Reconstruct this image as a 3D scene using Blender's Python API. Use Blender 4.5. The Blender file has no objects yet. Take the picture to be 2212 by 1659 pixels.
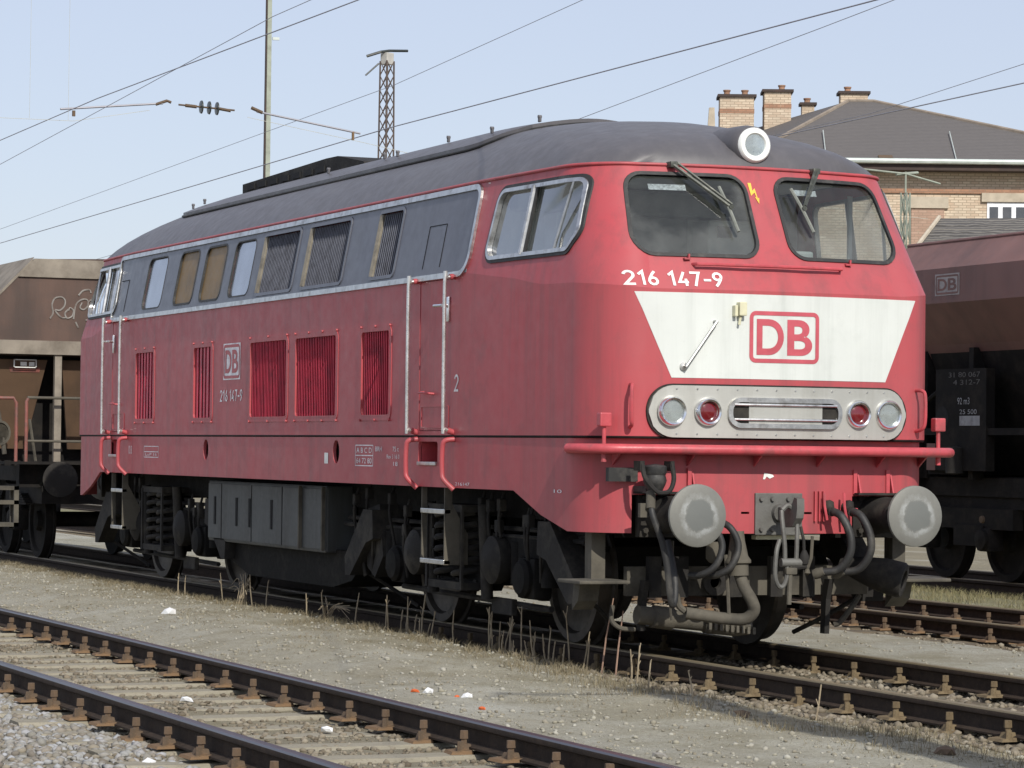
import bpy, bmesh, math, random
from mathutils import Vector, Matrix, noise
R = math.radians
random.seed(7)
sc = bpy.context.scene
COL = sc.collection

# ------------------------------------------------------------------ camera
YAW, PIT, ROLL = 0.3971, 0.0217, 0.0120
cd = bpy.data.cameras.new('camera'); cam = bpy.data.objects.new('camera', cd); COL.objects.link(cam)
d = Vector((-math.cos(YAW)*math.cos(PIT), math.sin(YAW)*math.cos(PIT), math.sin(PIT)))
r0 = Vector((math.sin(YAW), math.cos(YAW), 0)); u0 = r0.cross(d)
r1 = r0*math.cos(ROLL)+u0*math.sin(ROLL); u1 = u0*math.cos(ROLL)-r0*math.sin(ROLL)
m = Matrix((r1, u1, -d)).transposed().to_4x4(); m.translation = (26.8423, -10.2158, 1.495)
cam.matrix_world = m
cd.sensor_width = 36; cd.lens = 6444.86/2212*36; cd.clip_start = 0.5; cd.clip_end = 6000
sc.camera = cam

# ------------------------------------------------------------------ sky, sun, exposure
SUN_EL, SUN_AZ = R(37), R(-3.2)           # azimuth measured from +X towards +Y
w = bpy.data.worlds.new('World'); sc.world = w; w.use_nodes = True
nt = w.node_tree; bg = nt.nodes['Background']
sky = nt.nodes.new('ShaderNodeTexSky'); sky.sky_type = 'NISHITA'; sky.sun_disc = False
sky.sun_elevation = SUN_EL; sky.sun_rotation = math.pi/2-SUN_AZ
sky.altitude = 300; sky.air_density = 1.0; sky.dust_density = 1.0; sky.ozone_density = 2.5
veil = nt.nodes.new('ShaderNodeMix'); veil.data_type = 'RGBA'; veil.inputs[0].default_value = 0.55   # thin even high haze over the whole sky
veil.inputs[7].default_value = (7.7, 7.95, 9.4, 1)
nt.links.new(sky.outputs[0], veil.inputs[6]); nt.links.new(veil.outputs[2], bg.inputs[0]); bg.inputs[1].default_value = 0.102
sl = bpy.data.lights.new('sun', 'SUN'); sl.energy = 4.0; sl.angle = R(0.6); sl.color = (1, 0.95, 0.86)
sun = bpy.data.objects.new('sun', sl); COL.objects.link(sun)
sd = Vector((math.cos(SUN_EL)*math.cos(SUN_AZ), math.cos(SUN_EL)*math.sin(SUN_AZ), math.sin(SUN_EL)))
sun.rotation_euler = sd.to_track_quat('Z', 'Y').to_euler(); sun.location = (30, 0, 40)
vs = sc.view_settings; vs.view_transform = 'Standard'; vs.look = 'None'; vs.exposure = 0.0; vs.gamma = 1.0
vs.use_curve_mapping = False

# ------------------------------------------------------------------ materials
def lin(r, g, b, k=1.0):
    f = lambda c: (c/255/12.92 if c/255 <= .04045 else ((c/255+.055)/1.055)**2.4)*k
    return (f(r), f(g), f(b), 1)
class Nodes:
    def __init__(s, name):
        s.m = bpy.data.materials.new(name); s.m.use_nodes = True
        s.t = s.m.node_tree; s.b = s.t.nodes['Principled BSDF']; s.out = s.t.nodes['Material Output']
        s.tc = s.n('ShaderNodeTexCoord')
    def n(s, ty, **kw):
        x = s.t.nodes.new(ty)
        for k, v in kw.items(): setattr(x, k, v)
        return x
    def l(s, a, b): s.t.links.new(a, b)
    def coord(s, scale=(1, 1, 1), gen='Object'):
        mp = s.n('ShaderNodeMapping'); mp.inputs['Scale'].default_value = scale
        s.l(s.tc.outputs[gen], mp.inputs[0]); return mp.outputs[0]
    def noise(s, scale, detail=4, rough=.6, vec=None, st=(1, 1, 1)):
        x = s.n('ShaderNodeTexNoise'); x.inputs['Scale'].default_value = scale
        x.inputs['Detail'].default_value = detail; x.inputs['Roughness'].default_value = rough
        s.l(vec or s.coord(st), x.inputs['Vector']); return x.outputs['Fac']
    def ramp(s, fac, *stops):
        x = s.n('ShaderNodeValToRGB'); e = x.color_ramp.elements
        while len(e) < len(stops): e.new(.5)
        for i, (p, c) in enumerate(stops):
            e[i].position = p; e[i].color = c if hasattr(c, '__len__') else (c, c, c, 1)
        s.l(fac, x.inputs[0]); return x.outputs[0]
    def mix(s, fac, a, b, mode='MIX'):
        x = s.n('ShaderNodeMix', data_type='RGBA', blend_type=mode)
        if isinstance(fac, (int, float)): x.inputs[0].default_value = fac
        else: s.l(fac, x.inputs[0])
        for sock, v in ((x.inputs[6], a), (x.inputs[7], b)):
            if hasattr(v, '__len__'): sock.default_value = v
            else: s.l(v, sock)
        return x.outputs[2]
    def math(s, op, a, b=0.0):
        x = s.n('ShaderNodeMath', operation=op)
        for i, v in ((0, a), (1, b)):
            if isinstance(v, (int, float)): x.inputs[i].default_value = v
            else: s.l(v, x.inputs[i])
        return x.outputs[0]
    def bump(s, h, strength=.3, dist=.01):
        x = s.n('ShaderNodeBump'); x.inputs['Strength'].default_value = strength
        x.inputs['Distance'].default_value = dist; s.l(h, x.inputs['Height']); s.l(x.outputs[0], s.b.inputs['Normal'])
    def set(s, col=None, rough=None, metal=None, coat=None, spec=None):
        for k, v in (('Base Color', col), ('Roughness', rough), ('Metallic', metal), ('Coat Weight', coat), ('Specular IOR Level', spec)):
            if v is None: continue
            if isinstance(v, (int, float)) or hasattr(v, '__len__'): s.b.inputs[k].default_value = v
            else: s.l(v, s.b.inputs[k])
        return s.m
def worn(name, col, dirt=None, amt=.5, rough=.5, metal=0.0, scale=6, bump=.15, coat=0.0, streak=False, var=.12, spec=None):
    N = Nodes(name)
    c2 = tuple(min(1, c*(1+var*1.6)) for c in col[:3])+(1,); c1 = tuple(c*(1-var) for c in col[:3])+(1,)
    n1 = N.noise(scale, 5, .6)
    base = N.mix(N.ramp(n1, (.3, 0.), (.7, 1.)), c1, c2)
    if dirt:
        nz = N.noise(scale*.7, 6, .65, st=(1, 1, .12) if streak else (1, 1, 1))
        base = N.mix(N.ramp(nz, (.62-amt*.35, 0.), (.85-amt*.2, 1.)), base, dirt)
    n2 = N.noise(scale*4, 4, .6)
    rr = N.math('ADD', N.math('MULTIPLY', n2, .3), max(.02, rough-.15))
    if bump: N.bump(N.noise(scale*8, 3, .6), bump, .006)
    return N.set(base, rr, metal, coat, spec)
M = {}
def paint(name, col, dirt, amt, rough=.38, spec=.4):
    # faded enamel: broad chalky fading, rain streaks, grime blotches, chips, slightly wavy sheet metal
    N = Nodes(name)
    fade = N.ramp(N.noise(.9, 5, .6), (.35, 0.), (.7, 1.))
    c2 = tuple(min(1, c*.80+.03) for c in col[:3])+(1,)
    base = N.mix(fade, col, c2)
    st = N.ramp(N.noise(6, 7, .7, st=(1, 1, .05)), (.48, 0.), (.74, 1.))
    base = N.mix(N.math('MULTIPLY', st, amt), base, dirt)
    bl = N.ramp(N.noise(2.3, 7, .72), (.54, 0.), (.72, 1.))
    base = N.mix(N.math('MULTIPLY', bl, amt*.7), base, dirt)
    sp = N.ramp(N.noise(55, 4, .75), (.63, 0.), (.70, 1.))
    base = N.mix(N.math('MULTIPLY', sp, amt*.75), base, dirt)
    h = N.math('ADD', N.noise(1.5, 3, .5), N.math('MULTIPLY', N.noise(5, 2, .5, st=(.6, .6, 1.6)), .25))
    N.bump(h, .16, .02)
    rr = N.math('ADD', N.math('MULTIPLY', N.noise(9, 6, .65), .34), rough-.15)
    return N.set(base, rr, 0, .0, spec)
M['red'] = paint('red_paint', (.445, .068, .080, 1), (.125, .070, .072, 1), .46, .42)
M['red_trim'] = worn('red_trim_paint', (.46, .068, .082, 1), (.22, .08, .08, 1), .3, .42, scale=9)
M['red_slat_sunlit'] = worn('red_slat_sunlit_paint', (.56, .055, .095, 1), (.22, .05, .07, 1), .35, .45, scale=7)  # brighter than the body red; sunlight on the slats put into the colour
M['white'] = paint('white_paint', (.67, .70, .67, 1), (.42, .45, .42, 1), .45, .42)
M['logo_red'] = worn('logo_red_paint', (.48, .085, .11, 1), None, 0, .4, bump=0)
M['letter_white'] = worn('lettering_white', (.72, .73, .70, 1), None, 0, .5, bump=0)
M['letter_side'] = worn('lettering_faded', (.78, .76, .78, 1), (.45, .38, .40, 1), .42, .5, bump=0, scale=12)
M['yellow'] = worn('warning_yellow', (.75, .46, .06, 1), None, 0, .5, bump=0)
M['roof'] = paint('roof_grey', (.088, .084, .092, 1), (.16, .15, .155, 1), .45, .42)
M['band'] = paint('band_grey', (.115, .122, .15, 1), (.075, .078, .095, 1), .4, .36)
M['silver'] = worn('dull_aluminium', (.55, .55, .54, 1), (.22, .2, .18, 1), .35, .36, 1.0, 12, .05)
M['chrome'] = worn('polished_steel', (.72, .73, .74, 1), None, 0, .2, 1.0, 14, 0)
M['steel_rail'] = worn('stainless_handrail', (.70, .70, .68, 1), (.42, .40, .38, 1), .4, .30, .85, 14, 0)
M['plate'] = paint('lamp_plate_aluminium', (.48, .48, .445, 1), (.28, .27, .23, 1), .42, .42)
M['plate'].node_tree.nodes['Principled BSDF'].inputs['Metallic'].default_value = .35
M['rubber'] = worn('black_rubber', (.022, .022, .022, 1), (.09, .085, .075, 1), .3, .6, scale=8)
M['dark'] = worn('sooty_steel', (.010, .0095, .009, 1), (.03, .027, .023, 1), .35, .75, scale=5, bump=.3, spec=.12)
M['dark2'] = worn('dusty_steel', (.024, .0225, .021, 1), (.075, .068, .055, 1), .40, .75, scale=6, bump=.3, spec=.2)
M['dust'] = worn('brake_dusted_steel', (.10, .09, .07, 1), (.032, .029, .024, 1), .5, .85, scale=5, bump=.35)
M['tank'] = worn('battery_box_grey', (.055, .06, .06, 1), (.028, .027, .025, 1), .5, .55, scale=4, streak=True)
M['tread'] = worn('wheel_steel', (.09, .08, .07, 1), (.03, .028, .025, 1), .5, .5, .6, 8)
M['slat_dark'] = worn('grille_metal', (.20, .21, .25, 1), (.10, .10, .115, 1), .4, .5, .2, 12)
M['grille_back'] = worn('grille_backing', (.05, .052, .062, 1), None, 0, .8, bump=0)
M['reflector'] = worn('lamp_reflector', (.75, .76, .74, 1), None, 0, .32, .9, 14, 0)
M['jamb'] = worn('bronze_frame', (.24, .215, .17, 1), (.1, .09, .075, 1), .45, .5, .3, 12)
M['void'] = worn('dark_interior', (.012, .012, .013, 1), None, 0, .9, bump=0)
M['board'] = worn('brown_blind', (.20, .125, .045, 1), (.12, .08, .035, 1), .3, .5, scale=4)
M['cab'] = worn('cab_interior_green', (.66, .70, .64, 1), (.5, .54, .5, 1), .4, .6, scale=2, bump=0)
M['cab_dark'] = worn('cab_desk_dark', (.26, .29, .27, 1), (.15, .17, .16, 1), .4, .6, scale=3, bump=0)
M['seat'] = worn('seat_cloth', (.03, .035, .06, 1), None, 0, .8, bump=0)
M['grey_sticker'] = worn('grey_sticker', (.4, .42, .42, 1), (.08, .08, .08, 1), .6, .6, scale=60, bump=0)
M['ivory'] = worn('ivory_plastic', (.62, .6, .42, 1), None, 0, .5, bump=0)
M['wiper'] = worn('wiper_metal', (.06, .065, .055, 1), (.2, .2, .17, 1), .3, .45, .2, 20)
def glass(name, tint, gl=1.0, rough=.03):
    N = Nodes(name); t = N.t
    tr = N.n('ShaderNodeBsdfTransparent'); tr.inputs[0].default_value = tint
    g = N.n('ShaderNodeBsdfGlossy'); g.inputs['Roughness'].default_value = rough; g.inputs[0].default_value = (.9, .92, .95, 1)
    lw = N.n('ShaderNodeLayerWeight'); lw.inputs[0].default_value = .5
    fr = N.math('ADD', N.math('MULTIPLY', N.math('POWER', lw.outputs['Facing'], 5), .9), .05)
    dn = N.n('ShaderNodeBsdfDiffuse'); dn.inputs[0].default_value = (.35, .36, .34, 1)
    film = N.n('ShaderNodeMixShader')
    sp = N.n('ShaderNodeSeparateXYZ'); N.l(N.tc.outputs['Object'], sp.inputs[0]); dm = None
    for py in (-.68, .49):
        q = N.math('SQRT', N.math('ADD', N.math('POWER', N.math('SUBTRACT', sp.outputs[1], py), 2), N.math('POWER', N.math('SUBTRACT', sp.outputs[2], 3.6), 2)))
        dm = q if dm is None else N.math('MINIMUM', dm, q)
    dust = N.ramp(N.math('ADD', dm, N.math('MULTIPLY', N.noise(20, 4, .6), .05)), (.50, .35), (.58, 1.))
    N.l(N.math('MULTIPLY', dust, N.math('MULTIPLY', N.noise(5, 6, .65), .36)), film.inputs[0])
    N.l(tr.outputs[0], film.inputs[1]); N.l(dn.outputs[0], film.inputs[2])
    mx = N.n('ShaderNodeMixShader'); N.l(N.math('MULTIPLY', fr, gl), mx.inputs[0])
    N.l(film.outputs[0], mx.inputs[1]); N.l(g.outputs[0], mx.inputs[2]); N.l(mx.outputs[0], N.out.inputs[0])
    return N.m
M['glass'] = glass('cab_glass', (.84, .89, .90, 1))
M['sideglass'] = glass('cab_side_glass', (.84, .89, .90, 1), 3.2)
M['lens'] = glass('lamp_glass', (.93, .95, .95, 1))
M['redlens'] = worn('red_lens', (.13, .004, .008, 1), None, 0, .15, coat=1.0, bump=0)
M['mirror'] = worn('mirrored_pane', (.37, .39, .43, 1), None, 0, .15, .85, 3, 0)
M['blade'] = worn('wiper_blade_grey', (.22, .23, .20, 1), None, 0, .5, .2, 20, 0)
M['steel_grey'] = worn('greased_grey_steel', (.13, .128, .118, 1), (.07, .065, .058, 1), .4, .6, .2, 8, .2)
M['skyglass'] = worn('dark_window_glass', (.05, .055, .065, 1), (.09, .09, .1, 1), .3, .12, 0, 3, 0)
M['skyglass'].node_tree.nodes['Principled BSDF'].inputs['Specular IOR Level'].default_value = 1.0
def buffer_mat():
    N = Nodes('buffer_face_steel')
    ln = N.n('ShaderNodeVectorMath', operation='LENGTH'); N.l(N.tc.outputs['Object'], ln.inputs[0])
    rad = N.math('ADD', ln.outputs['Value'], N.math('MULTIPLY', N.math('SUBTRACT', N.noise(4, 8, .8), .5), .12))
    base = N.mix(N.noise(7, 6, .7), (.145, .145, .132, 1), (.235, .235, .212, 1))
    ring = N.ramp(rad, (.108, 0.), (.122, 1.), (.138, .8), (.160, 0.))
    base = N.mix(N.math('MULTIPLY', ring, N.ramp(N.noise(11, 5, .7), (.35, .1), (.6, .62))), base, (.42, .44, .44, 1))
    cen = N.ramp(rad, (.105, 1.), (.12, 0.))
    base = N.mix(N.math('MULTIPLY', cen, .75), base, (.14, .15, .145, 1))
    N.bump(N.noise(40, 4, .7), .25, .004)
    return N.set(base, .62, .25)
M['buffer'] = buffer_mat()

# ------------------------------------------------------------------ mesh helpers
WHOLE = {'slat', 'data_lettering', 'logo', 'graffiti', 'label_frame', 'number_panel', 'data_panel', 'cab_numeral', 'logo_patch', 'screw', 'bolt', 'rivet', 'cowl_vent', 'hatch_outline', 'bracing', 'cutter', 'coil_spring', 'leaf_spring', 'lower_body', 'upper_body', 'roof', 'window_band', 'tile_course', 'cock_rail'}
TINY = {'screw', 'bolt', 'rivet', 'cowl_vent', 'hatch_outline', 'bracing', 'cock_rail'}
class MB:
    def __init__(s): s.v = []; s.f = []
    def add(s, vs, fs):
        o = len(s.v); s.v += [tuple(x) for x in vs]; s.f += [tuple(i+o for i in f) for f in fs]; return s
    def box(s, c, size, rot=None, ch=0.0):
        x, y, z = (a/2 for a in size)
        if ch <= 0:
            P = [(-x,-y,-z),(x,-y,-z),(x,y,-z),(-x,y,-z),(-x,-y,z),(x,-y,z),(x,y,z),(-x,y,z)]
            F = [(0,3,2,1),(4,5,6,7),(0,1,5,4),(1,2,6,5),(2,3,7,6),(3,0,4,7)]
        else:
            bm = bmesh.new(); bmesh.ops.create_cube(bm, size=1)
            for v in bm.verts: v.co = Vector((v.co.x*2*x, v.co.y*2*y, v.co.z*2*z))
            bmesh.ops.bevel(bm, geom=bm.edges[:], offset=min(ch, x*.9, y*.9, z*.9), segments=2, profile=.6, affect='EDGES')
            P = [v.co.copy() for v in bm.verts]; F = [tuple(v.index for v in f.verts) for f in bm.faces]; bm.free()
        P = [Vector(p) for p in P]
        if rot: P = [rot @ p for p in P]
        c = Vector(c); return s.add([p+c for p in P], F)
    def b2(s, lo, hi, ch=0.0):
        return s.box([(a+b)/2 for a, b in zip(lo, hi)], [abs(b-a) for a, b in zip(lo, hi)], None, ch)
    def cyl(s, a, b, ra, rb=None, n=16, cap=True):
        rb = ra if rb is None else rb; a = Vector(a); b = Vector(b); ax = (b-a).normalized()
        t = ax.orthogonal().normalized(); q = ax.cross(t)
        P = []
        for p, r in ((a, ra), (b, rb)):
            P += [p+(t*math.cos(2*math.pi*i/n)+q*math.sin(2*math.pi*i/n))*r for i in range(n)]
        F = [(i, (i+1) % n, n+(i+1) % n, n+i) for i in range(n)]
        if cap: F += [tuple(range(n-1, -1, -1)), tuple(range(n, 2*n))]
        return s.add(P, F)
    def lathe(s, c, axis, prof, n=24):
        # prof: list of (distance along axis, radius)
        c = Vector(c); ax = Vector(axis).normalized(); t = ax.orthogonal().normalized(); q = ax.cross(t)
        P = []; F = []
        for h, r in prof:
            P += [c+ax*h+(t*math.cos(2*math.pi*i/n)+q*math.sin(2*math.pi*i/n))*r for i in range(n)]
        for k in range(len(prof)-1):
            F += [(k*n+i, k*n+(i+1) % n, (k+1)*n+(i+1) % n, (k+1)*n+i) for i in range(n)]
        if prof[0][1] > 1e-4: F.append(tuple(range(n-1, -1, -1)))
        if prof[-1][1] > 1e-4: F.append(tuple(range((len(prof)-1)*n, len(prof)*n)))
        return s.add(P, F)
    def tube(s, pts, r, n=8, closed=False, smooth=0, flat=None):
        pts = [Vector(p) for p in pts]
        if smooth: pts = catmull(pts, smooth, closed)
        N = len(pts); P = []; F = []
        up = None
        for i, p in enumerate(pts):
            a = pts[(i-1) % N] if (closed or i > 0) else p; b = pts[(i+1) % N] if (closed or i < N-1) else p
            tg = (b-a).normalized()
            if up is None: up = tg.orthogonal().normalized()
            up = (up-tg*up.dot(tg))
            up = up.normalized() if up.length > 1e-6 else tg.orthogonal().normalized()
            sd_ = tg.cross(up); rr = r[i*len(r)//N] if isinstance(r, (list, tuple)) else r
            P += [p+(up*math.cos(2*math.pi*k/n)+sd_*math.sin(2*math.pi*k/n))*rr for k in range(n)]
        for i in range(N if closed else N-1):
            j = (i+1) % N
            F += [(i*n+k, i*n+(k+1) % n, j*n+(k+1) % n, j*n+k) for k in range(n)]
        if not closed: F += [tuple(range(n-1, -1, -1)), tuple(range((N-1)*n, N*n))]
        return s.add(P, F)
    def prism(s, poly, f0, f1):
        # poly: 2-D points; f0/f1 map (u,v) to 3-D for both ends
        n = len(poly); P = [f0(*p) for p in poly]+[f1(*p) for p in poly]
        F = [tuple(range(n-1, -1, -1)), tuple(range(n, 2*n))]+[(i, (i+1) % n, n+(i+1) % n, n+i) for i in range(n)]
        return s.add(P, F)
    def groups(s):
        # islands of faces, joined where their bounding boxes touch
        par_ = list(range(len(s.v)))
        def find(i):
            while par_[i] != i: par_[i] = par_[par_[i]]; i = par_[i]
            return i
        for f in s.f:
            r_ = find(f[0])
            for i in f[1:]: par_[find(i)] = r_
        isl_ = {}
        for k, f in enumerate(s.f): isl_.setdefault(find(f[0]), []).append(k)
        G = []
        for fs in isl_.values():
            P = [s.v[i] for k in fs for i in s.f[k]]
            G.append([fs, [min(p[c] for p in P)-.004 for c in range(3)], [max(p[c] for p in P)+.004 for c in range(3)]])
        ch_ = True
        while ch_:
            ch_ = False
            for i in range(len(G)):
                for j in range(i+1, len(G)):
                    if all(G[i][1][c] <= G[j][2][c] and G[j][1][c] <= G[i][2][c] for c in range(3)):
                        G[i] = [G[i][0]+G[j][0], [min(x) for x in zip(G[i][1], G[j][1])], [max(x) for x in zip(G[i][2], G[j][2])]]; del G[j]; ch_ = True; break
                if ch_: break
        return [g[0] for g in G]
    def build(s, name, mat, parent=None, smooth=None, loc=None):
        if parent is not None and name not in WHOLE and len(s.f) < 4000:
            G = s.groups()
            if len(G) > 1:
                first = None
                for fs in G:
                    q = MB(); mp = {}
                    for k in fs:
                        for i in s.f[k]:
                            if i not in mp: mp[i] = len(q.v); q.v.append(s.v[i])
                        q.f.append(tuple(mp[i] for i in s.f[k]))
                    o = q._one(name, mat, parent, smooth, loc); first = first or o
                return first
        o = s._one(name, mat, parent, smooth, loc)
        if name in TINY: o['kind'] = 'stuff'
        return o
    def _one(s, name, mat, parent=None, smooth=None, loc=None):
        me = bpy.data.meshes.new(name)
        v = s.v if loc is None else [tuple(Vector(p)-Vector(loc)) for p in s.v]
        me.from_pydata(v, [], s.f); me.update()
        bm = bmesh.new(); bm.from_mesh(me); bmesh.ops.recalc_face_normals(bm, faces=bm.faces[:]); bm.to_mesh(me); bm.free()
        return link(name, me, mat, parent, smooth, loc)
def link(name, me, mat, parent=None, smooth=None, loc=None):
    if smooth is not None:
        me.polygons.foreach_set('use_smooth', [True]*len(me.polygons)); me.set_sharp_from_angle(angle=R(smooth))
    if mat is not None: me.materials.clear(); me.materials.append(M[mat] if isinstance(mat, str) else mat)
    o = bpy.data.objects.new(name, me); COL.objects.link(o)
    if loc is not None: o.location = loc
    if parent:
        o.parent = parent
        if loc is not None and parent.parent is None: o.location = Vector(loc)-parent.location
        elif loc is not None: o.location = Vector(loc)-(parent.location+parent.parent.location)
    return o
def catmull(p, k, closed=False):
    out = []; n = len(p)
    for i in range(n if closed else n-1):
        a = p[(i-1) % n] if (closed or i > 0) else p[i]*2-p[i+1]; b = p[i]; c = p[(i+1) % n]
        e = p[(i+2) % n] if (closed or i+2 < n) else c*2-b
        for j in range(k):
            t = j/k
            out.append(.5*((2*b)+(c-a)*t+(2*a-5*b+4*c-e)*t*t+(3*b-a-3*c+e)*t**3))
    if not closed: out.append(p[-1])
    return out
def empty(name, loc=(0, 0, 0)):
    o = bpy.data.objects.new(name, None); COL.objects.link(o); o.location = loc; o.empty_display_size = .3; return o
def tag(o, label, cat=None, group=None, kind=None):
    o['label'] = label
    if cat: o['category'] = cat
    if group: o['group'] = group
    if kind: o['kind'] = kind
    return o
def struct(o, label=None, kind='structure'):
    o['kind'] = kind
    if label: o['label'] = label
    return o
def copy_tree(o, parent=None):
    c = o.copy(); COL.objects.link(c); c.parent = parent
    for ch in o.children: copy_tree(ch, c)
    return c
def rrect(x0, x1, z0, z1, r, n=5):
    out = []
    for cx, cz, a in ((x1-r, z0+r, -90), (x1-r, z1-r, 0), (x0+r, z1-r, 90), (x0+r, z0+r, 180)):
        for i in range(n+1):
            t = R(a+90*i/n); out.append((cx+r*math.cos(t), cz+r*math.sin(t)))
    return out
def rpoly(pts, r, n=6):
    # rounded convex polygon, counter-clockwise
    out = []; N = len(pts)
    for i in range(N):
        p = Vector(pts[i]); a = (Vector(pts[i-1])-p).normalized(); b = (Vector(pts[(i+1) % N])-p).normalized()
        rr = r[i] if hasattr(r, '__len__') else r
        ang = a.angle(b); dd = rr/math.tan(ang/2); c = p+(a+b).normalized()*(rr/math.sin(ang/2))
        s0 = p+a*dd-c; s1 = p+b*dd-c
        a0 = math.atan2(s0.y, s0.x); da = (math.atan2(s1.y, s1.x)-a0+math.pi) % (2*math.pi)-math.pi
        for k in range(n+1):
            t = a0+da*k/n; out.append((c.x+rr*math.cos(t), c.y+rr*math.sin(t)))
    return out
def offset_poly(P, dd):
    out = []; n = len(P)
    for i in range(n):
        a = Vector(P[i-1]); b = Vector(P[i]); c = Vector(P[(i+1) % n])
        t = (c-a)
        if t.length < 1e-9: t = Vector((1, 0))
        t.normalize(); out.append((b.x+t.y*dd, b.y-t.x*dd))
    return out
def ring(mb, P, f, wo, wi, h0, h1):
    # raised frame that follows a surface: f(u,v,h) -> 3-D ; outline P grown by wo, shrunk by wi
    A = offset_poly(P, wo); B = offset_poly(P, -wi); n = len(P); V = []
    for Q, h in ((A, h0), (A, h1), (B, h1), (B, h0)): V += [f(u, v, h) for u, v in Q]
    F = []
    for k in range(4):
        k2 = (k+1) % 4
        F += [(k*n+i, k*n+(i+1) % n, k2*n+(i+1) % n, k2*n+i) for i in range(n)]
    return mb.add(V, F)
def text2d(body, size=1.0, bold=0.0, res=3, sp=1.0):
    cu = bpy.data.curves.new('txt', 'FONT'); cu.body = body; cu.size = size; cu.offset = bold; cu.resolution_u = res
    cu.space_character = sp; cu.align_x = 'LEFT'
    o = bpy.data.objects.new('txt', cu); COL.objects.link(o)
    dg = bpy.context.evaluated_depsgraph_get(); me = bpy.data.meshes.new_from_object(o.evaluated_get(dg))
    V = [v.co.copy() for v in me.vertices]; F = [tuple(p.vertices) for p in me.polygons]
    bpy.data.objects.remove(o); bpy.data.curves.remove(cu); bpy.data.meshes.remove(me)
    return V, F
def text_fit(mb, body, f, u0, u1, v0, v1, bold=0.0, sp=1.0):
    V, F = text2d(body, 1.0, bold, 8, sp)
    x0 = min(v.x for v in V); x1 = max(v.x for v in V); y0 = min(v.y for v in V); y1 = max(v.y for v in V)
    return mb.add([f(u0+(v.x-x0)/(x1-x0)*(u1-u0), v0+(v.y-y0)/(y1-y0)*(v1-v0)) for v in V], F)
def arc(cx, cy, rx, ry, a0, a1, n=10):
    return [(cx+rx*math.cos(R(a0+(a1-a0)*i/n)), cy+ry*math.sin(R(a0+(a1-a0)*i/n))) for i in range(n+1)]
DIG = {'0': [arc(.3, .70, .25, .25, 0, 180)+arc(.3, .30, .25, .25, 180, 360)+[(.55, .70)]], '1': [[(.08, .74), (.34, .95), (.34, 0)]],
       '2': [arc(.29, .70, .25, .25, 170, -30)+[(.06, .05), (.58, .05)]], '4': [[(.40, .98), (.06, .27), (.60, .27)], [(.46, .50), (.46, 0)]],
       '6': [[(.46, .98), (.30, .78), (.12, .48)]+arc(.30, .29, .24, .24, 150, 510)], '7': [[(.02, .95), (.56, .95), (.50, .80), (.24, 0)]],
       '9': [[(.14, .02), (.30, .22), (.48, .52)]+arc(.30, .71, .24, .24, -30, 330)], '-': [[(.06, .44), (.50, .44)]]}
def ribbon(P, w_):
    L, Q = [], []; n = len(P)
    for i in range(n):
        p = Vector(P[i]); a = (p-Vector(P[i-1])).normalized() if i else None; b = (Vector(P[i+1])-p).normalized() if i < n-1 else None
        a = a or b; b = b or a; nn = Vector((-(a.y+b.y), a.x+b.x))
        nn = nn.normalized() if nn.length > 1e-6 else Vector((-a.y, a.x)); k = w_/2/max(.45, nn.dot(Vector((-a.y, a.x)))); L.append(p+nn*k); Q.append(p-nn*k)
    return L+Q, [(i, n+i, n+i+1, i+1) for i in range(n-1)]
def digits(mb, s_, f, u0, u1, v0, v1, w_=.15):
    adv = {' ': .42, '1': .62, '-': .62}; tot = sum(adv.get(c, .74) for c in s_)-.14; x = 0.0
    for c in s_:
        for P in DIG.get(c, []):
            V, F = ribbon(P, w_); mb.add([f(u0+(x+p.x)/tot*(u1-u0), v0+p.y*(v1-v0)) for p in V], F)
        x += adv.get(c, .74)
    return mb
def evaluated(o):
    dg = bpy.context.evaluated_depsgraph_get(); dg.update()
    return bpy.data.meshes.new_from_object(o.evaluated_get(dg))
def cut(o, cutter_mb, solid=0.0, sharp=None):
    c = cutter_mb.build('cutter', None)
    if solid:
        sm = o.modifiers.new('s', 'SOLIDIFY'); sm.thickness = solid; sm.offset = -1; sm.use_even_offset = True
    bm_ = o.modifiers.new('b', 'BOOLEAN'); bm_.operation = 'DIFFERENCE'; bm_.solver = 'EXACT'; bm_.object = c
    me = evaluated(o); old = o.data; o.modifiers.clear(); o.data = me; me.name = old.name
    if sharp is not None:
        me.polygons.foreach_set('use_smooth', [True]*len(me.polygons)); me.set_sharp_from_angle(angle=R(sharp))
    cm = c.data; bpy.data.objects.remove(c); bpy.data.meshes.remove(cm); bpy.data.meshes.remove(old)
import numpy as np
rng = np.random.default_rng(5)
# ------------------------------------------------------------------ ground
TRACKS = (-4.77, 0.0, 4.75, 9.5)
def smooth(a, b, x):
    t = min(1, max(0, (x-a)/(b-a))); return t*t*(3-2*t)
def path_h(x): return -.045-.095*smooth(3.5, 9.0, x)
def ground_h(x, y):
    n = noise.noise((x*.9, y*.9, 0))*.022+noise.noise((x*4, y*4, 3))*.010+noise.noise((x*13, y*13, 5))*.004
    if y < -6.3: b = -.17+.05*smooth(-6.3, -8.5, y) if False else -.175
    elif y < -3.3: b = -.195+.05*smooth(-3.75, -3.3, y)
    elif y < -2.4: b = -.145+(path_h(x)+.145)*smooth(-3.3, -2.5, y)
    elif y < -.85: b = path_h(x)+(-.185-path_h(x))*smooth(-1.45, -.95, y)
    elif y < .95: b = -.185
    elif y < 3.6: b = -.185+.055*smooth(.95, 1.6, y)-.055*smooth(3.1, 3.6, y)
    elif y < 5.9: b = -.19
    elif y < 8.2: b = -.19+.10*smooth(5.9, 6.8, y)-.06*smooth(7.4, 8.2, y)
    else: b = -.16
    return b+n
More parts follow.
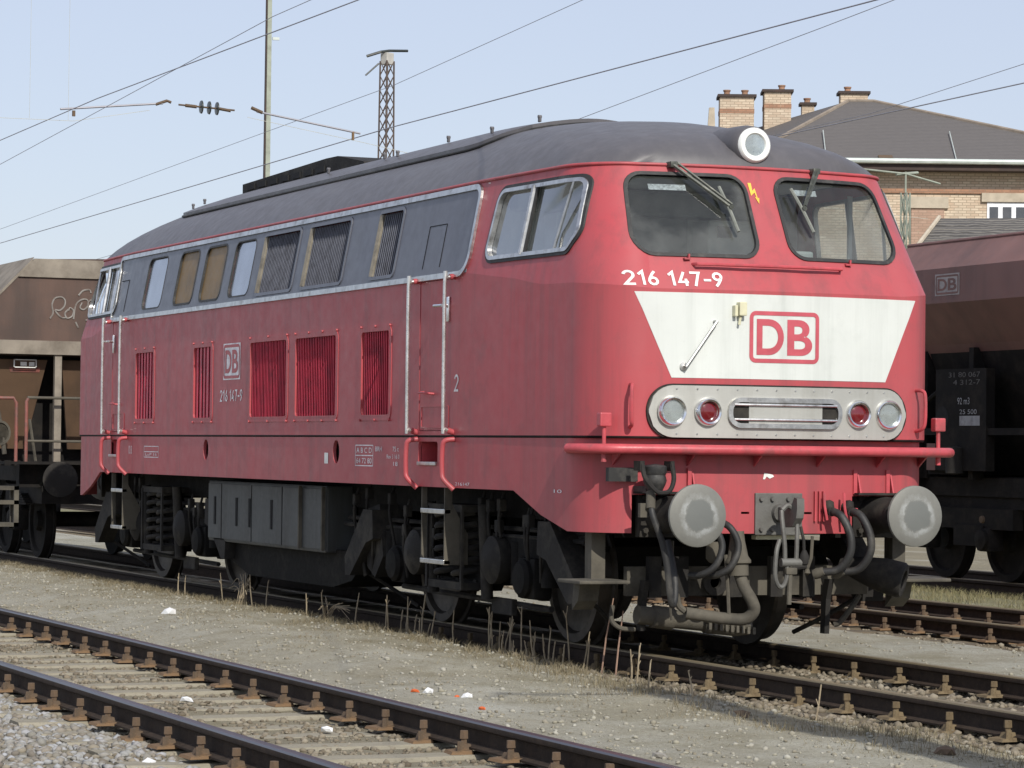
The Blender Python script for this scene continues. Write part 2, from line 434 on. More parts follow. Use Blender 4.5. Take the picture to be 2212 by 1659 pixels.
def axis(fine0, fine1, step, far):
    a = list(np.arange(fine0, fine1+1e-6, step)); s = step; x = fine1
    while x < far: s *= 1.35; x += s; a.append(x)
    s = step; x = fine0
    while x > -far: s *= 1.35; x -= s; a.insert(0, x)
    return a
xs = axis(-14, 16.5, .13, 2500); ys = axis(-9, 10.5, .11, 2500)
V = [(x, y, ground_h(x, y) if abs(x) < 200 and abs(y) < 200 else -.16) for y in ys for x in xs]
nx = len(xs)
F = [(j*nx+i, j*nx+i+1, (j+1)*nx+i+1, (j+1)*nx+i) for j in range(len(ys)-1) for i in range(nx-1)]
def ground_mat():
    N = Nodes('yard_ground')
    sp = N.n('ShaderNodeSeparateXYZ'); N.l(N.tc.outputs['Object'], sp.inputs[0])
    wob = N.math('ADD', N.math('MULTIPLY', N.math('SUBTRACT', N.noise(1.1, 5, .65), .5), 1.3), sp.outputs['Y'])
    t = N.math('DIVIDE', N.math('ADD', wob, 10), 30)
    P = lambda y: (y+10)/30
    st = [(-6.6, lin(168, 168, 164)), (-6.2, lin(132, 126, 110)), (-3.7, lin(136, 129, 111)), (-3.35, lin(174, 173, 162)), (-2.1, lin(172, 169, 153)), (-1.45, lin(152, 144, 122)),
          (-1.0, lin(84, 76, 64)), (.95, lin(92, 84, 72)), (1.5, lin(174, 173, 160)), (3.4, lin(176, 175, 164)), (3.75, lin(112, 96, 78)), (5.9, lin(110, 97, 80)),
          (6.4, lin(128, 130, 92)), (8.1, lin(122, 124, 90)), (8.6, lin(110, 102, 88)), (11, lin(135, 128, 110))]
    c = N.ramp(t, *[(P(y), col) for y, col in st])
    n1 = N.noise(3.2, 6, .7); n2 = N.noise(38, 5, .7); n3 = N.noise(120, 3, .7); n4 = N.noise(.55, 4, .6)
    c = N.mix(N.ramp(n4, (.42, 0.), (.62, .5)), c, lin(148, 141, 119), 'MIX')
    c = N.mix(N.ramp(n1, (.35, .4), (.62, 0.)), c, lin(128, 121, 102))
    c = N.mix(N.ramp(n2, (.32, .55), (.52, 0.)), c, lin(106, 100, 87))
    c = N.mix(N.ramp(n2, (.60, 0.), (.74, .45)), c, lin(190, 188, 178))
    c = N.mix(N.ramp(n3, (.32, .4), (.5, 0.)), c, lin(112, 106, 92))
    c = N.mix(N.ramp(N.noise(1.9, 7, .72), (.50, 0.), (.66, .55)), c, lin(126, 120, 98))
    c = N.mix(N.ramp(N.noise(.8, 6, .7, st=(.5, 1.4, 1)), (.52, 0.), (.68, .5)), c, lin(182, 180, 168))
    h = N.math('ADD', n2, N.math('MULTIPLY', n3, .6)); N.bump(h, .9, .016)
    return N.set(c, .95, 0, 0, .15)
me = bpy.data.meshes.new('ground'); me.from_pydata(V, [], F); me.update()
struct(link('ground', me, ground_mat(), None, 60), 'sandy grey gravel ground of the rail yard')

# ------------------------------------------------------------------ tracks
def rust(name, a, b, c, rough=.85, low=None):
    N = Nodes(name); n1 = N.noise(14, 6, .7); n2 = N.noise(60, 4, .7)
    col = N.mix(N.ramp(n1, (.35, 0.), (.62, 1.)), a, b); col = N.mix(N.ramp(n2, (.55, 0.), (.7, .7)), col, c)
    if low:      # flaking orange rust on the plate itself
        sp = N.n('ShaderNodeSeparateXYZ'); N.l(N.tc.outputs['Object'], sp.inputs[0])
        zz = N.math('ADD', N.math('MULTIPLY', N.math('ADD', sp.outputs[2], .175), 10), N.math('MULTIPLY', N.math('SUBTRACT', n1, .5), .5))
        col = N.mix(N.ramp(zz, (.12, .55), (.32, 0.)), col, low)
    N.bump(n2, .35, .005); return N.set(col, rough, 0, 0, .25)
M['rust_side'] = rust('rail_side_rust', lin(44, 37, 32), lin(60, 50, 42), lin(82, 68, 55))
M['rust_clamp'] = rust('fastening_rust', lin(104, 86, 70), lin(92, 80, 67), lin(124, 102, 80), low=lin(132, 104, 74))
M['rust_clamp2'] = rust('dusty_fastening', lin(100, 86, 66), lin(122, 108, 84), lin(84, 70, 54))
N = Nodes('rail_head_worn'); M['head'] = N.set(N.mix(N.noise(3, 4, .6, st=(.2, 8, 1)), lin(112, 112, 122), lin(92, 86, 84)), .33, .75)
N = Nodes('rail_head_dull'); M['head_dull'] = N.set(N.mix(N.noise(4, 5, .7), lin(140, 128, 100), lin(108, 97, 78)), .55, .25)
def sleeper_mat(name, a, b, c):
    N = Nodes(name); n1 = N.noise(7, 6, .7, st=(3, .5, 3)); n2 = N.noise(45, 4, .7)
    col = N.mix(N.ramp(n1, (.35, 0.), (.65, 1.)), a, b); col = N.mix(N.ramp(n2, (.55, 0.), (.7, .8)), col, c)
    N.bump(n1, .5, .01); return N.set(col, .9)
M['sleeper'] = sleeper_mat('weathered_sleeper', lin(148, 142, 126), lin(132, 126, 109), lin(108, 100, 84))
M['sleeper_dark'] = sleeper_mat('dirty_sleeper', lin(96, 86, 70), lin(80, 72, 60), lin(120, 108, 86))
PROF = [(-.0625, -.15), (.0625, -.15), (.0625, -.139), (.012, -.122), (.009, -.05), (.034, -.040), (.0355, -.012), (.028, -.002), (0, 0),
        (-.028, -.002), (-.0355, -.012), (-.034, -.040), (-.009, -.05), (-.012, -.122), (-.0625, -.139)]
def rail_mesh(x0, x1, top):
    n = len(PROF); cuts = sorted(set([x0, x1]+[x for x in range(-20, 20, 2) if x0 < x < x1])); V = []; F = []; mi = []
    for x in cuts: V += [(x, a+noise.noise((x*.3, 1, 2))*.002, b+noise.noise((x*.25, 7, 1))*.003) for a, b in PROF]
    for k in range(len(cuts)-1):
        for i in range(n):
            F.append((k*n+i, k*n+(i+1) % n, (k+1)*n+(i+1) % n, (k+1)*n+i)); mi.append(1 if i in (6, 7, 8, 9) else 0)
    F += [tuple(range(n)), tuple(range((len(cuts)-1)*n, len(cuts)*n))]; mi += [0, 0]
    me = bpy.data.meshes.new('rail'); me.from_pydata(V, [], F); me.update()
    bm = bmesh.new(); bm.from_mesh(me); bmesh.ops.recalc_face_normals(bm, faces=bm.faces[:]); bm.to_mesh(me); bm.free()
    me.materials.append(M['rust_side']); me.materials.append(M[top]); me.polygons.foreach_set('material_index', mi)
    me.polygons.foreach_set('use_smooth', [True]*len(F)); me.set_sharp_from_angle(angle=R(40)); return me
def sleeper_mesh(mat, seed):
    mb = MB(); rnd = random.Random(seed); n = 9
    for k in range(n-1):
        pass
    P = []; F = []
    for k in range(n):
        y = -1.25+2.5*k/(n-1); w = .125+rnd.uniform(-.008, .008); z = -.165+rnd.uniform(-.006, .003)
        P += [(-w, y, -.32), (w, y, -.32), (w, y, z-.02), (w-.025, y, z), (-w+.025, y, z), (-w, y, z-.02)]
    for k in range(n-1):
        F += [(k*6+i, k*6+(i+1) % 6, (k+1)*6+(i+1) % 6, (k+1)*6+i) for i in range(6)]
    F += [tuple(range(6)), tuple(range((n-1)*6, n*6))]
    mb.add(P, F); o = mb.build('sleeper', mat); me = o.data; bpy.data.objects.remove(o); return me
def clamp_mesh(mat):
    mb = MB()
    # ribbed plate flaring out from under the rail foot, clamp lug, bolt with nut, screw spike
    P = [(-.080, .050, -.150), (.080, .050, -.150), (.080, .165, -.158), (-.080, .165, -.158), (-.085, .045, -.175), (.085, .045, -.175), (.085, .175, -.175), (-.085, .175, -.175)]
    mb.add(P, [(0, 1, 2, 3), (7, 6, 5, 4), (0, 4, 5, 1), (1, 5, 6, 2), (2, 6, 7, 3), (3, 7, 4, 0)])
    P = [(-.034, .050, -.122), (.034, .050, -.122), (.030, .105, -.122), (-.030, .105, -.122), (-.040, .045, -.152), (.040, .045, -.152), (.038, .118, -.155), (-.038, .118, -.155)]
    mb.add(P, [(0, 1, 2, 3), (7, 6, 5, 4), (0, 4, 5, 1), (1, 5, 6, 2), (2, 6, 7, 3), (3, 7, 4, 0)])
    mb.cyl((0, .080, -.124), (0, .080, -.092), .018, n=6); mb.cyl((0, .080, -.094), (0, .080, -.050), .026, .024, n=6)
    mb.cyl((-.062, .115, -.158), (-.062, .115, -.104), .021, .019, n=6)
    o = mb.build('rail_clamp', mat); me = o.data; bpy.data.objects.remove(o); return me
SLEEP = {}
def track(yc, x0, x1, s0, s1, pitch, top, smat, cmat, label, clamps=True, off=0.0, cx0=-99):
    t = empty('railway_track', (0, yc, 0)); tag(t, label, 'track')
    rm = rail_mesh(x0, x1, top)
    for s in (-1, 1):
        r = link('rail', rm, None, t); r.location = (0, s*.7525, 0)
    key = (smat, cmat)
    if key not in SLEEP: SLEEP[key] = [sleeper_mesh(smat, i) for i in range(4)], clamp_mesh(cmat)
    sm, cm = SLEEP[key]; x = s0+off; k = 0
    while x < s1:
        s = link('sleeper', sm[random.randrange(4)], None, t); s.location = (x, random.uniform(-.02, .02), random.uniform(-.022, -.006)); s.rotation_euler.z = R(random.uniform(-.8, .8))
        if clamps and x > cx0:
            for ry in (-.7525, .7525):
                for sg in (-1, 1):
                    c = link('rail_clamp', cm, None, s); c.location = (random.uniform(-.008, .008), ry-s.location.y, -s.location.z+random.uniform(-.003, .003))
                    c.rotation_euler.z = (0 if sg > 0 else math.pi)+R(random.uniform(-7, 7)); c.scale = (random.uniform(.88, 1.1), 1, random.uniform(.84, 1.04))
        x += pitch*random.uniform(.985, 1.015); k += 1
    return t
T1 = track(TRACKS[0], -160, 30, -2.2, 16.5, .63, 'head', 'sleeper', 'rust_clamp', 'empty foreground railway track with worn bright rails and pale sleepers')
T2 = track(TRACKS[1], -160, 30, -13, 15.5, .64, 'head_dull', 'sleeper_dark', 'rust_clamp2', 'railway track with dull brown rails under the red locomotive', cx0=2.5)
T3 = track(TRACKS[2], -160, 30, -7, 9.5, .62, 'head_dull', 'sleeper_dark', 'rust_clamp', 'empty railway track directly behind the red locomotive')
T4 = track(TRACKS[3], -160, 30, -11, 5, .64, 'head_dull', 'sleeper_dark', 'rust_clamp2', 'farthest railway track under the brown hopper wagon at right', clamps=False)

# ------------------------------------------------------------------ stones, grass (uncountable)
def fast_mesh(name, verts, faces, mat, smooth_=False):
    me = bpy.data.meshes.new(name); k = faces.shape[1]; nf = len(faces)
    me.vertices.add(len(verts)); me.vertices.foreach_set('co', verts.astype(np.float32).ravel())
    me.loops.add(nf*k); me.loops.foreach_set('vertex_index', faces.astype(np.int32).ravel())
    me.polygons.add(nf); me.polygons.foreach_set('loop_start', np.arange(0, nf*k, k, dtype=np.int32))
    me.update(calc_edges=True); me.validate(); return link(name, me, mat)
def rocks():
    out = []
    for s in range(6):
        bm = bmesh.new(); bmesh.ops.create_icosphere(bm, subdivisions=1, radius=1)
        for v in bm.verts: v.co *= 1+noise.noise(v.co*1.3+Vector((s*9, 0, 0)))*.75
        bm.verts.index_update(); out.append((np.array([v.co[:] for v in bm.verts]), np.array([[v.index for v in f.verts] for f in bm.faces]))); bm.free()
    return out
ROCKS = rocks()
def scatter(name, xy, sizes, mat, sink=.25):
    Vs = []; Fs = []; o = 0
    for (x, y), s in zip(xy, sizes):
        v, f = ROCKS[rng.integers(6)]; a = rng.uniform(0, 6.28); c, sn = math.cos(a), math.sin(a)
        q = v*np.array([1, rng.uniform(.6, 1), rng.uniform(.45, .8)])*s
        q = np.stack([q[:, 0]*c-q[:, 1]*sn+x, q[:, 0]*sn+q[:, 1]*c+y, q[:, 2]+ground_h(x, y)+s*sink], 1)
        Vs.append(q); Fs.append(f+o); o += len(v)
    return fast_mesh(name, np.concatenate(Vs), np.concatenate(Fs), mat)
def isl(name, cols, rough=.9):
    N = Nodes(name); g = N.n('ShaderNodeNewGeometry')
    c = N.ramp(g.outputs['Random Per Island'], *[(i/(len(cols)-1), q) for i, q in enumerate(cols)])
    c = N.mix(N.math('MULTIPLY', N.noise(60, 3, .7), .35), c, (.12, .11, .09, 1)); return N.set(c, rough, 0, 0, .2)
M['stone_grey'] = isl('ballast_grey', [lin(130, 126, 116), lin(150, 150, 147), lin(172, 174, 178), lin(140, 132, 120), lin(158, 158, 154), lin(112, 104, 94), lin(146, 138, 122)])
M['stone_brown'] = isl('ballast_brown', [lin(118, 108, 92), lin(138, 129, 112), lin(100, 90, 76), lin(154, 146, 130), lin(126, 114, 96)])
M['stone_tan'] = isl('gravel_tan', [lin(154, 150, 135), lin(164, 161, 147), lin(142, 136, 121), lin(176, 174, 163), lin(132, 125, 109), lin(160, 156, 140)])
def U(n, a, b): return rng.uniform(a, b, n)
n = 9500; xy = np.stack([U(n, 2.5, 15.5), -5.65-np.abs(rng.normal(0, .9, n))], 1); s = rng.uniform(.3, 1, n)**2*.030+.006
struct(scatter('ballast', xy, s, 'stone_grey'), 'coarse grey ballast beside the foreground track', 'stuff')
n = 9500; xy = np.stack([U(n, -1, 15.5), U(n, -6.0, -3.45)], 1); s = rng.uniform(.2, 1, n)**2*.022+.006
struct(scatter('ballast', xy, s, 'stone_brown'), 'small brown ballast between the foreground sleepers', 'stuff')
n = 5200; xy = np.stack([U(n, 5.0, 15.5), U(n, -1.35, 1.25)], 1); s = U(n, .012, .035)
struct(scatter('ballast', xy, s, 'stone_brown'), 'dusty brown ballast of the locomotive track', 'stuff')
n = 2600; xy = np.stack([U(n, -8, 9), U(n, 3.55, 5.95)], 1); s = U(n, .012, .034)
struct(scatter('ballast', xy, s, 'stone_brown'), 'rusty ballast of the track behind the locomotive', 'stuff')
n = 14000; xy = np.stack([U(n, -12, 15.5), -3.6+2.3*rng.beta(.7, .8, n)], 1); s = rng.uniform(.1, 1, n)**6*.020+.0035
struct(scatter('loose_gravel', xy, s, 'stone_tan'), 'loose pale gravel strewn on the path between the tracks', 'stuff')
n = 2500; xy = np.stack([U(n, -4, 13.5), U(n, 1.1, 3.7)], 1); s = rng.uniform(.2, 1, n)**5*.016+.003
struct(scatter('loose_gravel', xy, s, 'stone_tan'), 'loose pale gravel behind the locomotive', 'stuff')
def blades(name, xy, hgt, wid, lean, mat):
    n = len(xy); a = rng.uniform(0, 6.28, n); h = hgt*rng.uniform(.35, 1, n); ln = lean*rng.normal(0, 1, (n, 2))*h[:, None]
    z = np.array([ground_h(x, y) for x, y in xy])-.005; dx = np.cos(a)*wid*.5; dy = np.sin(a)*wid*.5
    b0 = np.stack([xy[:, 0]-dx, xy[:, 1]-dy, z], 1); b1 = np.stack([xy[:, 0]+dx, xy[:, 1]+dy, z], 1)
    m0 = np.stack([xy[:, 0]-dx*.7+ln[:, 0]*.35, xy[:, 1]-dy*.7+ln[:, 1]*.35, z+h*.55], 1); m1 = m0+np.stack([dx*1.4, dy*1.4, z*0], 1)
    tp = np.stack([xy[:, 0]+ln[:, 0], xy[:, 1]+ln[:, 1], z+h*.95], 1)
    Vv = np.stack([b0, b1, m1, m0, tp], 1).reshape(-1, 3); k = np.arange(n)[:, None]*5
    Ff = np.concatenate([k+[0, 1, 2], k+[0, 2, 3], k+[3, 2, 4]], 0)
    return fast_mesh(name, Vv, Ff, mat)
M['grass_dry'] = isl('dry_grass', [lin(140, 128, 102), lin(122, 110, 86), lin(158, 148, 122), lin(104, 94, 74), lin(128, 122, 94)], .8)
M['grass_green'] = isl('sparse_grass', [lin(124, 120, 84), lin(140, 133, 100), lin(112, 110, 74), lin(150, 140, 110)], .8)
def clumps(n, k, x0, x1, yf, sp):
    cx = U(k, x0, x1); cy = np.array([yf(x) for x in cx]); i = rng.integers(0, k, n)
    return np.stack([cx[i]+rng.normal(0, sp, n), cy[i]+rng.normal(0, sp, n)], 1)
xy = clumps(14000, 260, -14, 7.2, lambda x: -1.40+rng.normal(0, .16)-.05*smooth(3, 7, x), .06)
struct(blades('dry_grass', xy, .075, .004, .65, 'grass_dry'), 'short dry grass along the edge of the locomotive track', 'stuff')
xy = clumps(9000, 150, -12, 14, lambda x: -1.5-abs(rng.normal(0, .75)), .12)
struct(blades('dry_grass', xy, .030, .004, .9, 'grass_dry'), 'thin matted dry grass on the gravel path', 'stuff')
xy = clumps(9000, 300, -9, 4.0, lambda x: rng.uniform(6.0, 8.2), .12)
struct(blades('sparse_grass', xy, .11, .006, .5, 'grass_green'), 'yellow green grass between the two far tracks', 'stuff')
xy = clumps(3000, 90, 6.5, 15, lambda x: -1.55+rng.normal(0, .2), .09)
struct(blades('dry_grass', xy, .09, .004, .4, 'grass_dry'), 'sparse grass at the ballast edge ahead of the locomotive', 'stuff')
# ------------------------------------------------------------------ locomotive: lofted body
LOCO = empty('locomotive', (0, 0, 0))
tag(LOCO, 'faded red diesel locomotive with white nose panel standing on the middle track', 'locomotive')
XS = [6.50, 6.26, 6.02, 5.13, 4.0, 2.5, 1.0, 0.0]; ZCS = [2.72, 2.75, 2.785, 2.87, 2.87, 2.87, 2.87, 2.87]
NF, NC = 12, 24
LOW = (1.495, 7.53, .085, .49, .40, .07); UP = (1.50, 7.60, .085, .50, .40, .07); GUT = (1.36, 7.10, .14, .52, .40, .06)   # half width, nose, bow, corner radii, cab taper
def lerp(a, b, t): return tuple(x+(y-x)*t for x, y in zip(a, b))
def quarter(p):
    w_, xf, bow, rx, ry, tp = p; yc = w_-tp-ry; xc = xf-bow*yc*yc-rx; q = []
    for k in range(NF+1): y = yc*k/NF; q.append((xf-bow*y*y, y))
    for k in range(1, NC+1): a = R(90*k/NC); q.append((xc+rx*math.cos(a), yc+ry*math.sin(a)))
    for X in XS:
        X *= min(1, xc/6.52); q.append((X, w_-tp*max(0, (X-5.2)/(xc-5.2)) if xc > 5.5 else w_-tp*max(0, X/xc)))
    return q
ZCQ = [2.66]*(NF+1)+[2.66+.05*k/NC for k in range(1, NC+1)]+ZCS
def loop(q):
    a = list(q); b = [(-x, y) for x, y in reversed(q[:-1])]; c = [(-x, -y) for x, y in q[1:]]; e = [(x, -y) for x, y in reversed(q[1:-1])]
    return a+b+c+e
def loopi(q):
    a = list(q); return a+list(reversed(q[:-1]))+list(q[1:])+list(reversed(q[1:-1]))
ZCL = loopi(ZCQ)
def loft(levels):
    # levels: (params, z or list of z)
    mb = MB(); n = None; V = []; F = []
    for p, z in levels:
        L = loop(quarter(p)); n = len(L); V += [(x, y, z[i] if hasattr(z, '__len__') else z) for i, (x, y) in enumerate(L)]
    for k in range(len(levels)-1):
        F += [(k*n+i, k*n+(i+1) % n, (k+1)*n+(i+1) % n, (k+1)*n+i) for i in range(n)]
    F = [t for f in F for t in ((f[0], f[1], f[2]), (f[0], f[2], f[3]))]
    return mb.add(V, F), n
def zc_at(x):
    x = abs(x)
    if x >= 6.5: return 2.715
    pts = list(zip(XS, ZCS))
    for (a, za), (b, zb) in zip(pts, pts[1:]):
        if b <= x <= a: return zb+(za-zb)*(x-b)/(a-b)
    return 2.87
def par(z, zc):
    if z < 1.59: return LOW
    if z <= zc: return UP
    return lerp(UP, GUT, (z-zc)/(3.6-zc))
def front_x(y, z, h=0.0):
    w_, xf, bow, rx, ry, tp = par(z, 2.66); yc = w_-tp-ry; y = abs(y)
    if y <= yc: return xf-bow*y*y+h
    return xf-bow*yc*yc-rx+rx*math.sqrt(max(0, 1-((y-yc)/ry)**2))+h
def side_y(x, z, h=0.0):
    w_, xf, bow, rx, ry, tp = par(z, zc_at(x)); yc = w_-tp-ry; xc = xf-bow*yc*yc-rx; x = abs(x)
    if x <= xc: return w_-tp*max(0, (x-5.2)/(xc-5.2))+h
    return yc+ry*math.sqrt(max(0, 1-((x-xc)/rx)**2))+h
FRONT = lambda y, z, h=.004: Vector((front_x(y, z, h), y, z))
SIDE = lambda x, z, h=.004: Vector((x, -side_y(x, z, h), z))
def zbot(x):
    x = abs(x); return .90 if x >= 6.8 else (1.18 if x <= 6.02 else 1.18-(x-6.02)/.78*.28)
Lq = loop(quarter(LOW))
mb, _ = loft([(LOW, [zbot(x) for x, y in Lq]), (LOW, 1.22), (LOW, 1.40), (LOW, 1.583)])
skirt = mb.build('lower_body', 'red', LOCO)
cutm = MB()
for s in (-1, 1):
    cutm.b2((6.9, s*.63, .80), (8.2, s*1.13, 1.175)); cutm.b2((-8.2, s*.63, .80), (-6.9, s*1.13, 1.175))
for x0, x1 in ((4.09, 4.52), (-5.50, -5.12)): cutm.prism(rrect(x0, x1, 1.355, 1.545, .03), lambda u, v: (u, -2, v), lambda u, v: (u, -1.2, v))
for x in (-1.845, 2.07):
    el = [(x+.085*math.cos(t*math.pi/8), 1.45+.105*math.sin(t*math.pi/8)) for t in range(16)]
    cutm.prism(el, lambda u, v: (u, -2, v), lambda u, v: (u, -1.2, v))
cutm.b2((7.3, -.30, 1.042), (7.8, -.235, 1.058)); cutm.b2((7.3, .215, 1.042), (7.8, .28, 1.058))
cut(skirt, cutm, .03, 9)

def mid(t): return (lerp(UP, GUT, t), [z+(3.6-z)*t for z in ZCL])
mb, _ = loft([(UP, 1.597), (UP, 2.1), (UP, ZCL), mid(.25), mid(.5), mid(.75), (GUT, 3.6)])
body = mb.build('upper_body', 'red', LOCO)
WSL = rpoly([(-1.11, 2.915), (-.13, 2.915), (-.12, 3.535), (-1.03, 3.535)], [.15, .13, .13, .14])
WSR = [(-y, z) for y, z in reversed(WSL)]
SWP = rpoly([(5.42, 2.955), (6.84, 2.955), (6.96, 3.08), (6.86, 3.50), (5.50, 3.50)], [.10, .10, .10, .10, .12])
GR = [(-4.45, -3.74), (-2.28, -1.65), (-.41, .70), (.94, 2.08), (2.71, 3.42)]
UG = [(-.31, .74), (1.03, 2.12), (2.87, 3.43)]; WB = [(-4.32, -3.60), (-1.23, -.57)]; BB = [(-3.12, -2.45), (-2.20, -1.50)]
DOORS = [(4.10, 4.80), (-5.46, -4.86)]
cutm = MB(); bandcut = MB()
for P in (WSL, WSR):
    cutm.prism(P, lambda u, v: (6.3, u, v), lambda u, v: (8.2, u, v)); cutm.prism(P, lambda u, v: (-6.3, u, v), lambda u, v: (-8.2, u, v))
cutm.prism(SWP, lambda u, v: (u, -2, v), lambda u, v: (u, 2, v)); cutm.prism(SWP, lambda u, v: (-u, -2, v), lambda u, v: (-u, 2, v))
Y0 = lambda u, v: (u, -2, v); Y1 = lambda u, v: (u, -1.2, v)
for a, b in GR: cutm.prism(rrect(a, b, 1.755, 2.49, .05), Y0, Y1)
for a, b in UG+WB+BB:
    P = rrect(a, b, 2.945, 3.49, .09 if (a, b) not in UG else .035); cutm.prism(P, Y0, Y1); bandcut.prism(P, Y0, Y1)
for a, b in DOORS: cutm.prism(rrect(a, b, 1.63, 2.845, .02), Y0, Y1)
cut(body, cutm, .03, 9)
from mathutils.bvhtree import BVHTree
_bm = bmesh.new(); _bm.from_mesh(body.data); BODY_BVH = BVHTree.FromBMesh(_bm); _bm.free()
def snap_front(y, z, h=.005):
    hit = BODY_BVH.ray_cast(Vector((9, y, z)), Vector((-1, 0, 0)))[0]
    return Vector((hit.x+h if hit else front_x(y, z, h), y, z))

# seam between lower and upper body
mb = MB(); Lu = loop(quarter(UP))
mb.tube([(x*.9985, y*.994, 1.59) for x, y in Lu], .012, 6, closed=True); mb.build('body_seam', 'dark', LOCO, 40)
# gutter
mb = MB(); Lg = loop(quarter(GUT)); mb.tube([(x*1.001, y*1.004, 3.602) for x, y in Lg], .013, 8, closed=True); mb.build('gutter', 'red', LOCO, 60)

# roof
RTOP = 4.245; RAD = 1.756; RZ = [(3.6+(z-3.6)*.963, x) for z, x in [(3.604, 7.105), (3.66, 7.09), (3.72, 7.05), (3.80, 6.94), (3.88, 6.75), (3.96, 6.47), (4.03, 6.15), (4.09, 5.78), (4.14, 5.32), (4.18, 4.92), (4.21, 4.55), (4.235, 4.2), (4.252, 3.9), (4.263, 3.6), (4.269, 3.3)]]
def rw(z): return math.sqrt(max(0, RAD**2-(z-(RTOP-RAD))**2))
def rpar(z):
    for (a, xa), (b, xb) in zip(RZ, RZ[1:]):
        if a <= z <= b: xf = xa+(xb-xa)*(z-a)/(b-a); break
    else: xf = RZ[-1][1] if z > 4 else RZ[0][1]
    w_ = max(.03, rw(z)); ry = min(w_*.96, .42+(z-3.6)*1.1); return (w_, xf, .14, .52+(z-3.6)*1.9, ry, .06*max(0, 1-(z-3.6)/.5) if z < 4.1 else 0.0)
mb, n = loft([(rpar(z), z) for z, _ in RZ])
k0 = (len(RZ)-1)*n; mb.f.append(tuple(range(k0, k0+n)))
roof = mb.build('roof', 'roof', LOCO, 40)
def roof_edge(z, y):
    w_, xf, bow, rx, ry, tp = rpar(z); yc = w_-tp-ry; y = abs(y)
    if y > w_: return -1
    if y > w_-tp: return 5.2
    if y <= yc: return xf-bow*y*y
    return xf-bow*yc*yc-rx+rx*math.sqrt(max(0, 1-((y-yc)/ry)**2))
def roof_z(x, y):
    lo, hi = RZ[0][0], RZ[-1][0]
    for _ in range(24):
        mid = (lo+hi)/2
        if roof_edge(mid, y) >= abs(x): lo = mid
        else: hi = mid
    return lo
# raised removable roof section
mb = MB(); cols = []; nx_, ny_ = 46, 14; x0, x1, yw = -5.25, 4.25, .90; V = []; F = []
for i in range(nx_+1):
    x = x0+(x1-x0)*i/nx_; e = min(x-x0, x1-x)
    ww = yw*(1-(1-min(1, e/.55))**2*.35)
    for j in range(ny_+1):
        y = ww*(2*j/ny_-1); V.append((x, y, roof_z(x, y)+.042))
for i in range(nx_):
    F += [(i*(ny_+1)+j, (i+1)*(ny_+1)+j, (i+1)*(ny_+1)+j+1, i*(ny_+1)+j+1) for j in range(ny_)]
top = len(V); per = [i*(ny_+1) for i in range(nx_+1)]+[nx_*(ny_+1)+j for j in range(1, ny_+1)]+[i*(ny_+1)+ny_ for i in range(nx_-1, -1, -1)]+[j for j in range(ny_-1, 0, -1)]
for i in per: V.append((V[i][0], V[i][1], V[i][2]-.075))
m_ = len(per); F += [(per[k], top+k, top+(k+1) % m_, per[(k+1) % m_]) for k in range(m_)]
mb.add(V, F); hatch = mb.build('roof_hatch', 'roof', LOCO, 35)
mb = MB()
for i in range(m_):
    pass
mb.tube([(V[i][0], V[i][1]*1.01, V[i][2]-.04) for i in per], .011, 6, closed=True); mb.build('sealing_strip', 'rubber', LOCO, 50)
# roof fittings
mb = MB(); mb.prism([(-4.15, 4.18), (-.2, 4.18), (-.3, 4.26), (-1.05, 4.375), (-1.4, 4.38), (-4.15, 4.33)], lambda u, v: (u, -.42, v), lambda u, v: (u, .55, v))
box_ = mb.build('exhaust_cowl', 'dark2', LOCO)
mb = MB()
for k in range(7): mb.b2((-3.95+k*.38, -.436, 4.25), (-3.70+k*.38, -.42, 4.31))
mb.build('cowl_vent', 'void', box_)
for x, y in ((-5.7, -.3), (-5.0, -.72), (-4.5, -.74), (-.4, -.74), (1.05, -.7), (1.5, -.74), (2.4, -.6), (3.7, -.72), (4.2, -.5)):
    mb = MB(); z = roof_z(x, y)+.05; mb.box((x, y, z+.025), (.04, .02, .05), None, .006); mb.cyl((x, y-.015, z+.045), (x, y+.015, z+.045), .014, n=8)
    mb.build('lifting_lug', 'roof', LOCO)

# ------------------------------------------------------------------ window band and grilles
mb = MB(); V = []; F = []; xs_ = [-5.53, -5.0, -4, -3, -2, -1, 0, 1, 2, 3, 4, 5.10]; zs_ = [2.878, 3.1, 3.3, 3.555]
for h in (.007, -.006): V += [tuple(SIDE(x, z, h)) for x in xs_ for z in zs_]
nz, nn = len(zs_), len(xs_)*len(zs_)
for i in range(len(xs_)-1):
    for j in range(nz-1):
        q = (i*nz+j, (i+1)*nz+j, (i+1)*nz+j+1, i*nz+j+1); F += [q, tuple(nn+k for k in reversed(q))]
bd = [i*nz for i in range(len(xs_))]+[(len(xs_)-1)*nz+j for j in range(1, nz)]+[i*nz+nz-1 for i in range(len(xs_)-2, -1, -1)]+[j for j in range(nz-2, 0, -1)]
F += [(bd[k], bd[(k+1) % len(bd)], nn+bd[(k+1) % len(bd)], nn+bd[k]) for k in range(len(bd))]
mb.add(V, F); band = mb.build('window_band', 'band', LOCO); cut(band, bandcut)
RIM = rpoly([(-5.55, 2.872), (5.13, 2.872), (5.13, 3.562), (-5.55, 3.562)], [.05, .16, .10, .05])
def dens(P, step=.5):
    out = []
    for a, b in zip(P, P[1:]+P[:1]):
        k = max(1, int((Vector(b)-Vector(a)).length/step)); out += [(a[0]+(b[0]-a[0])*i/k, a[1]+(b[1]-a[1])*i/k) for i in range(k)]
    return out
mb = MB(); ring(mb, dens(RIM), SIDE, .022, .022, .0, .022); mb.build('band_rim', 'silver', LOCO)
mb = MB()
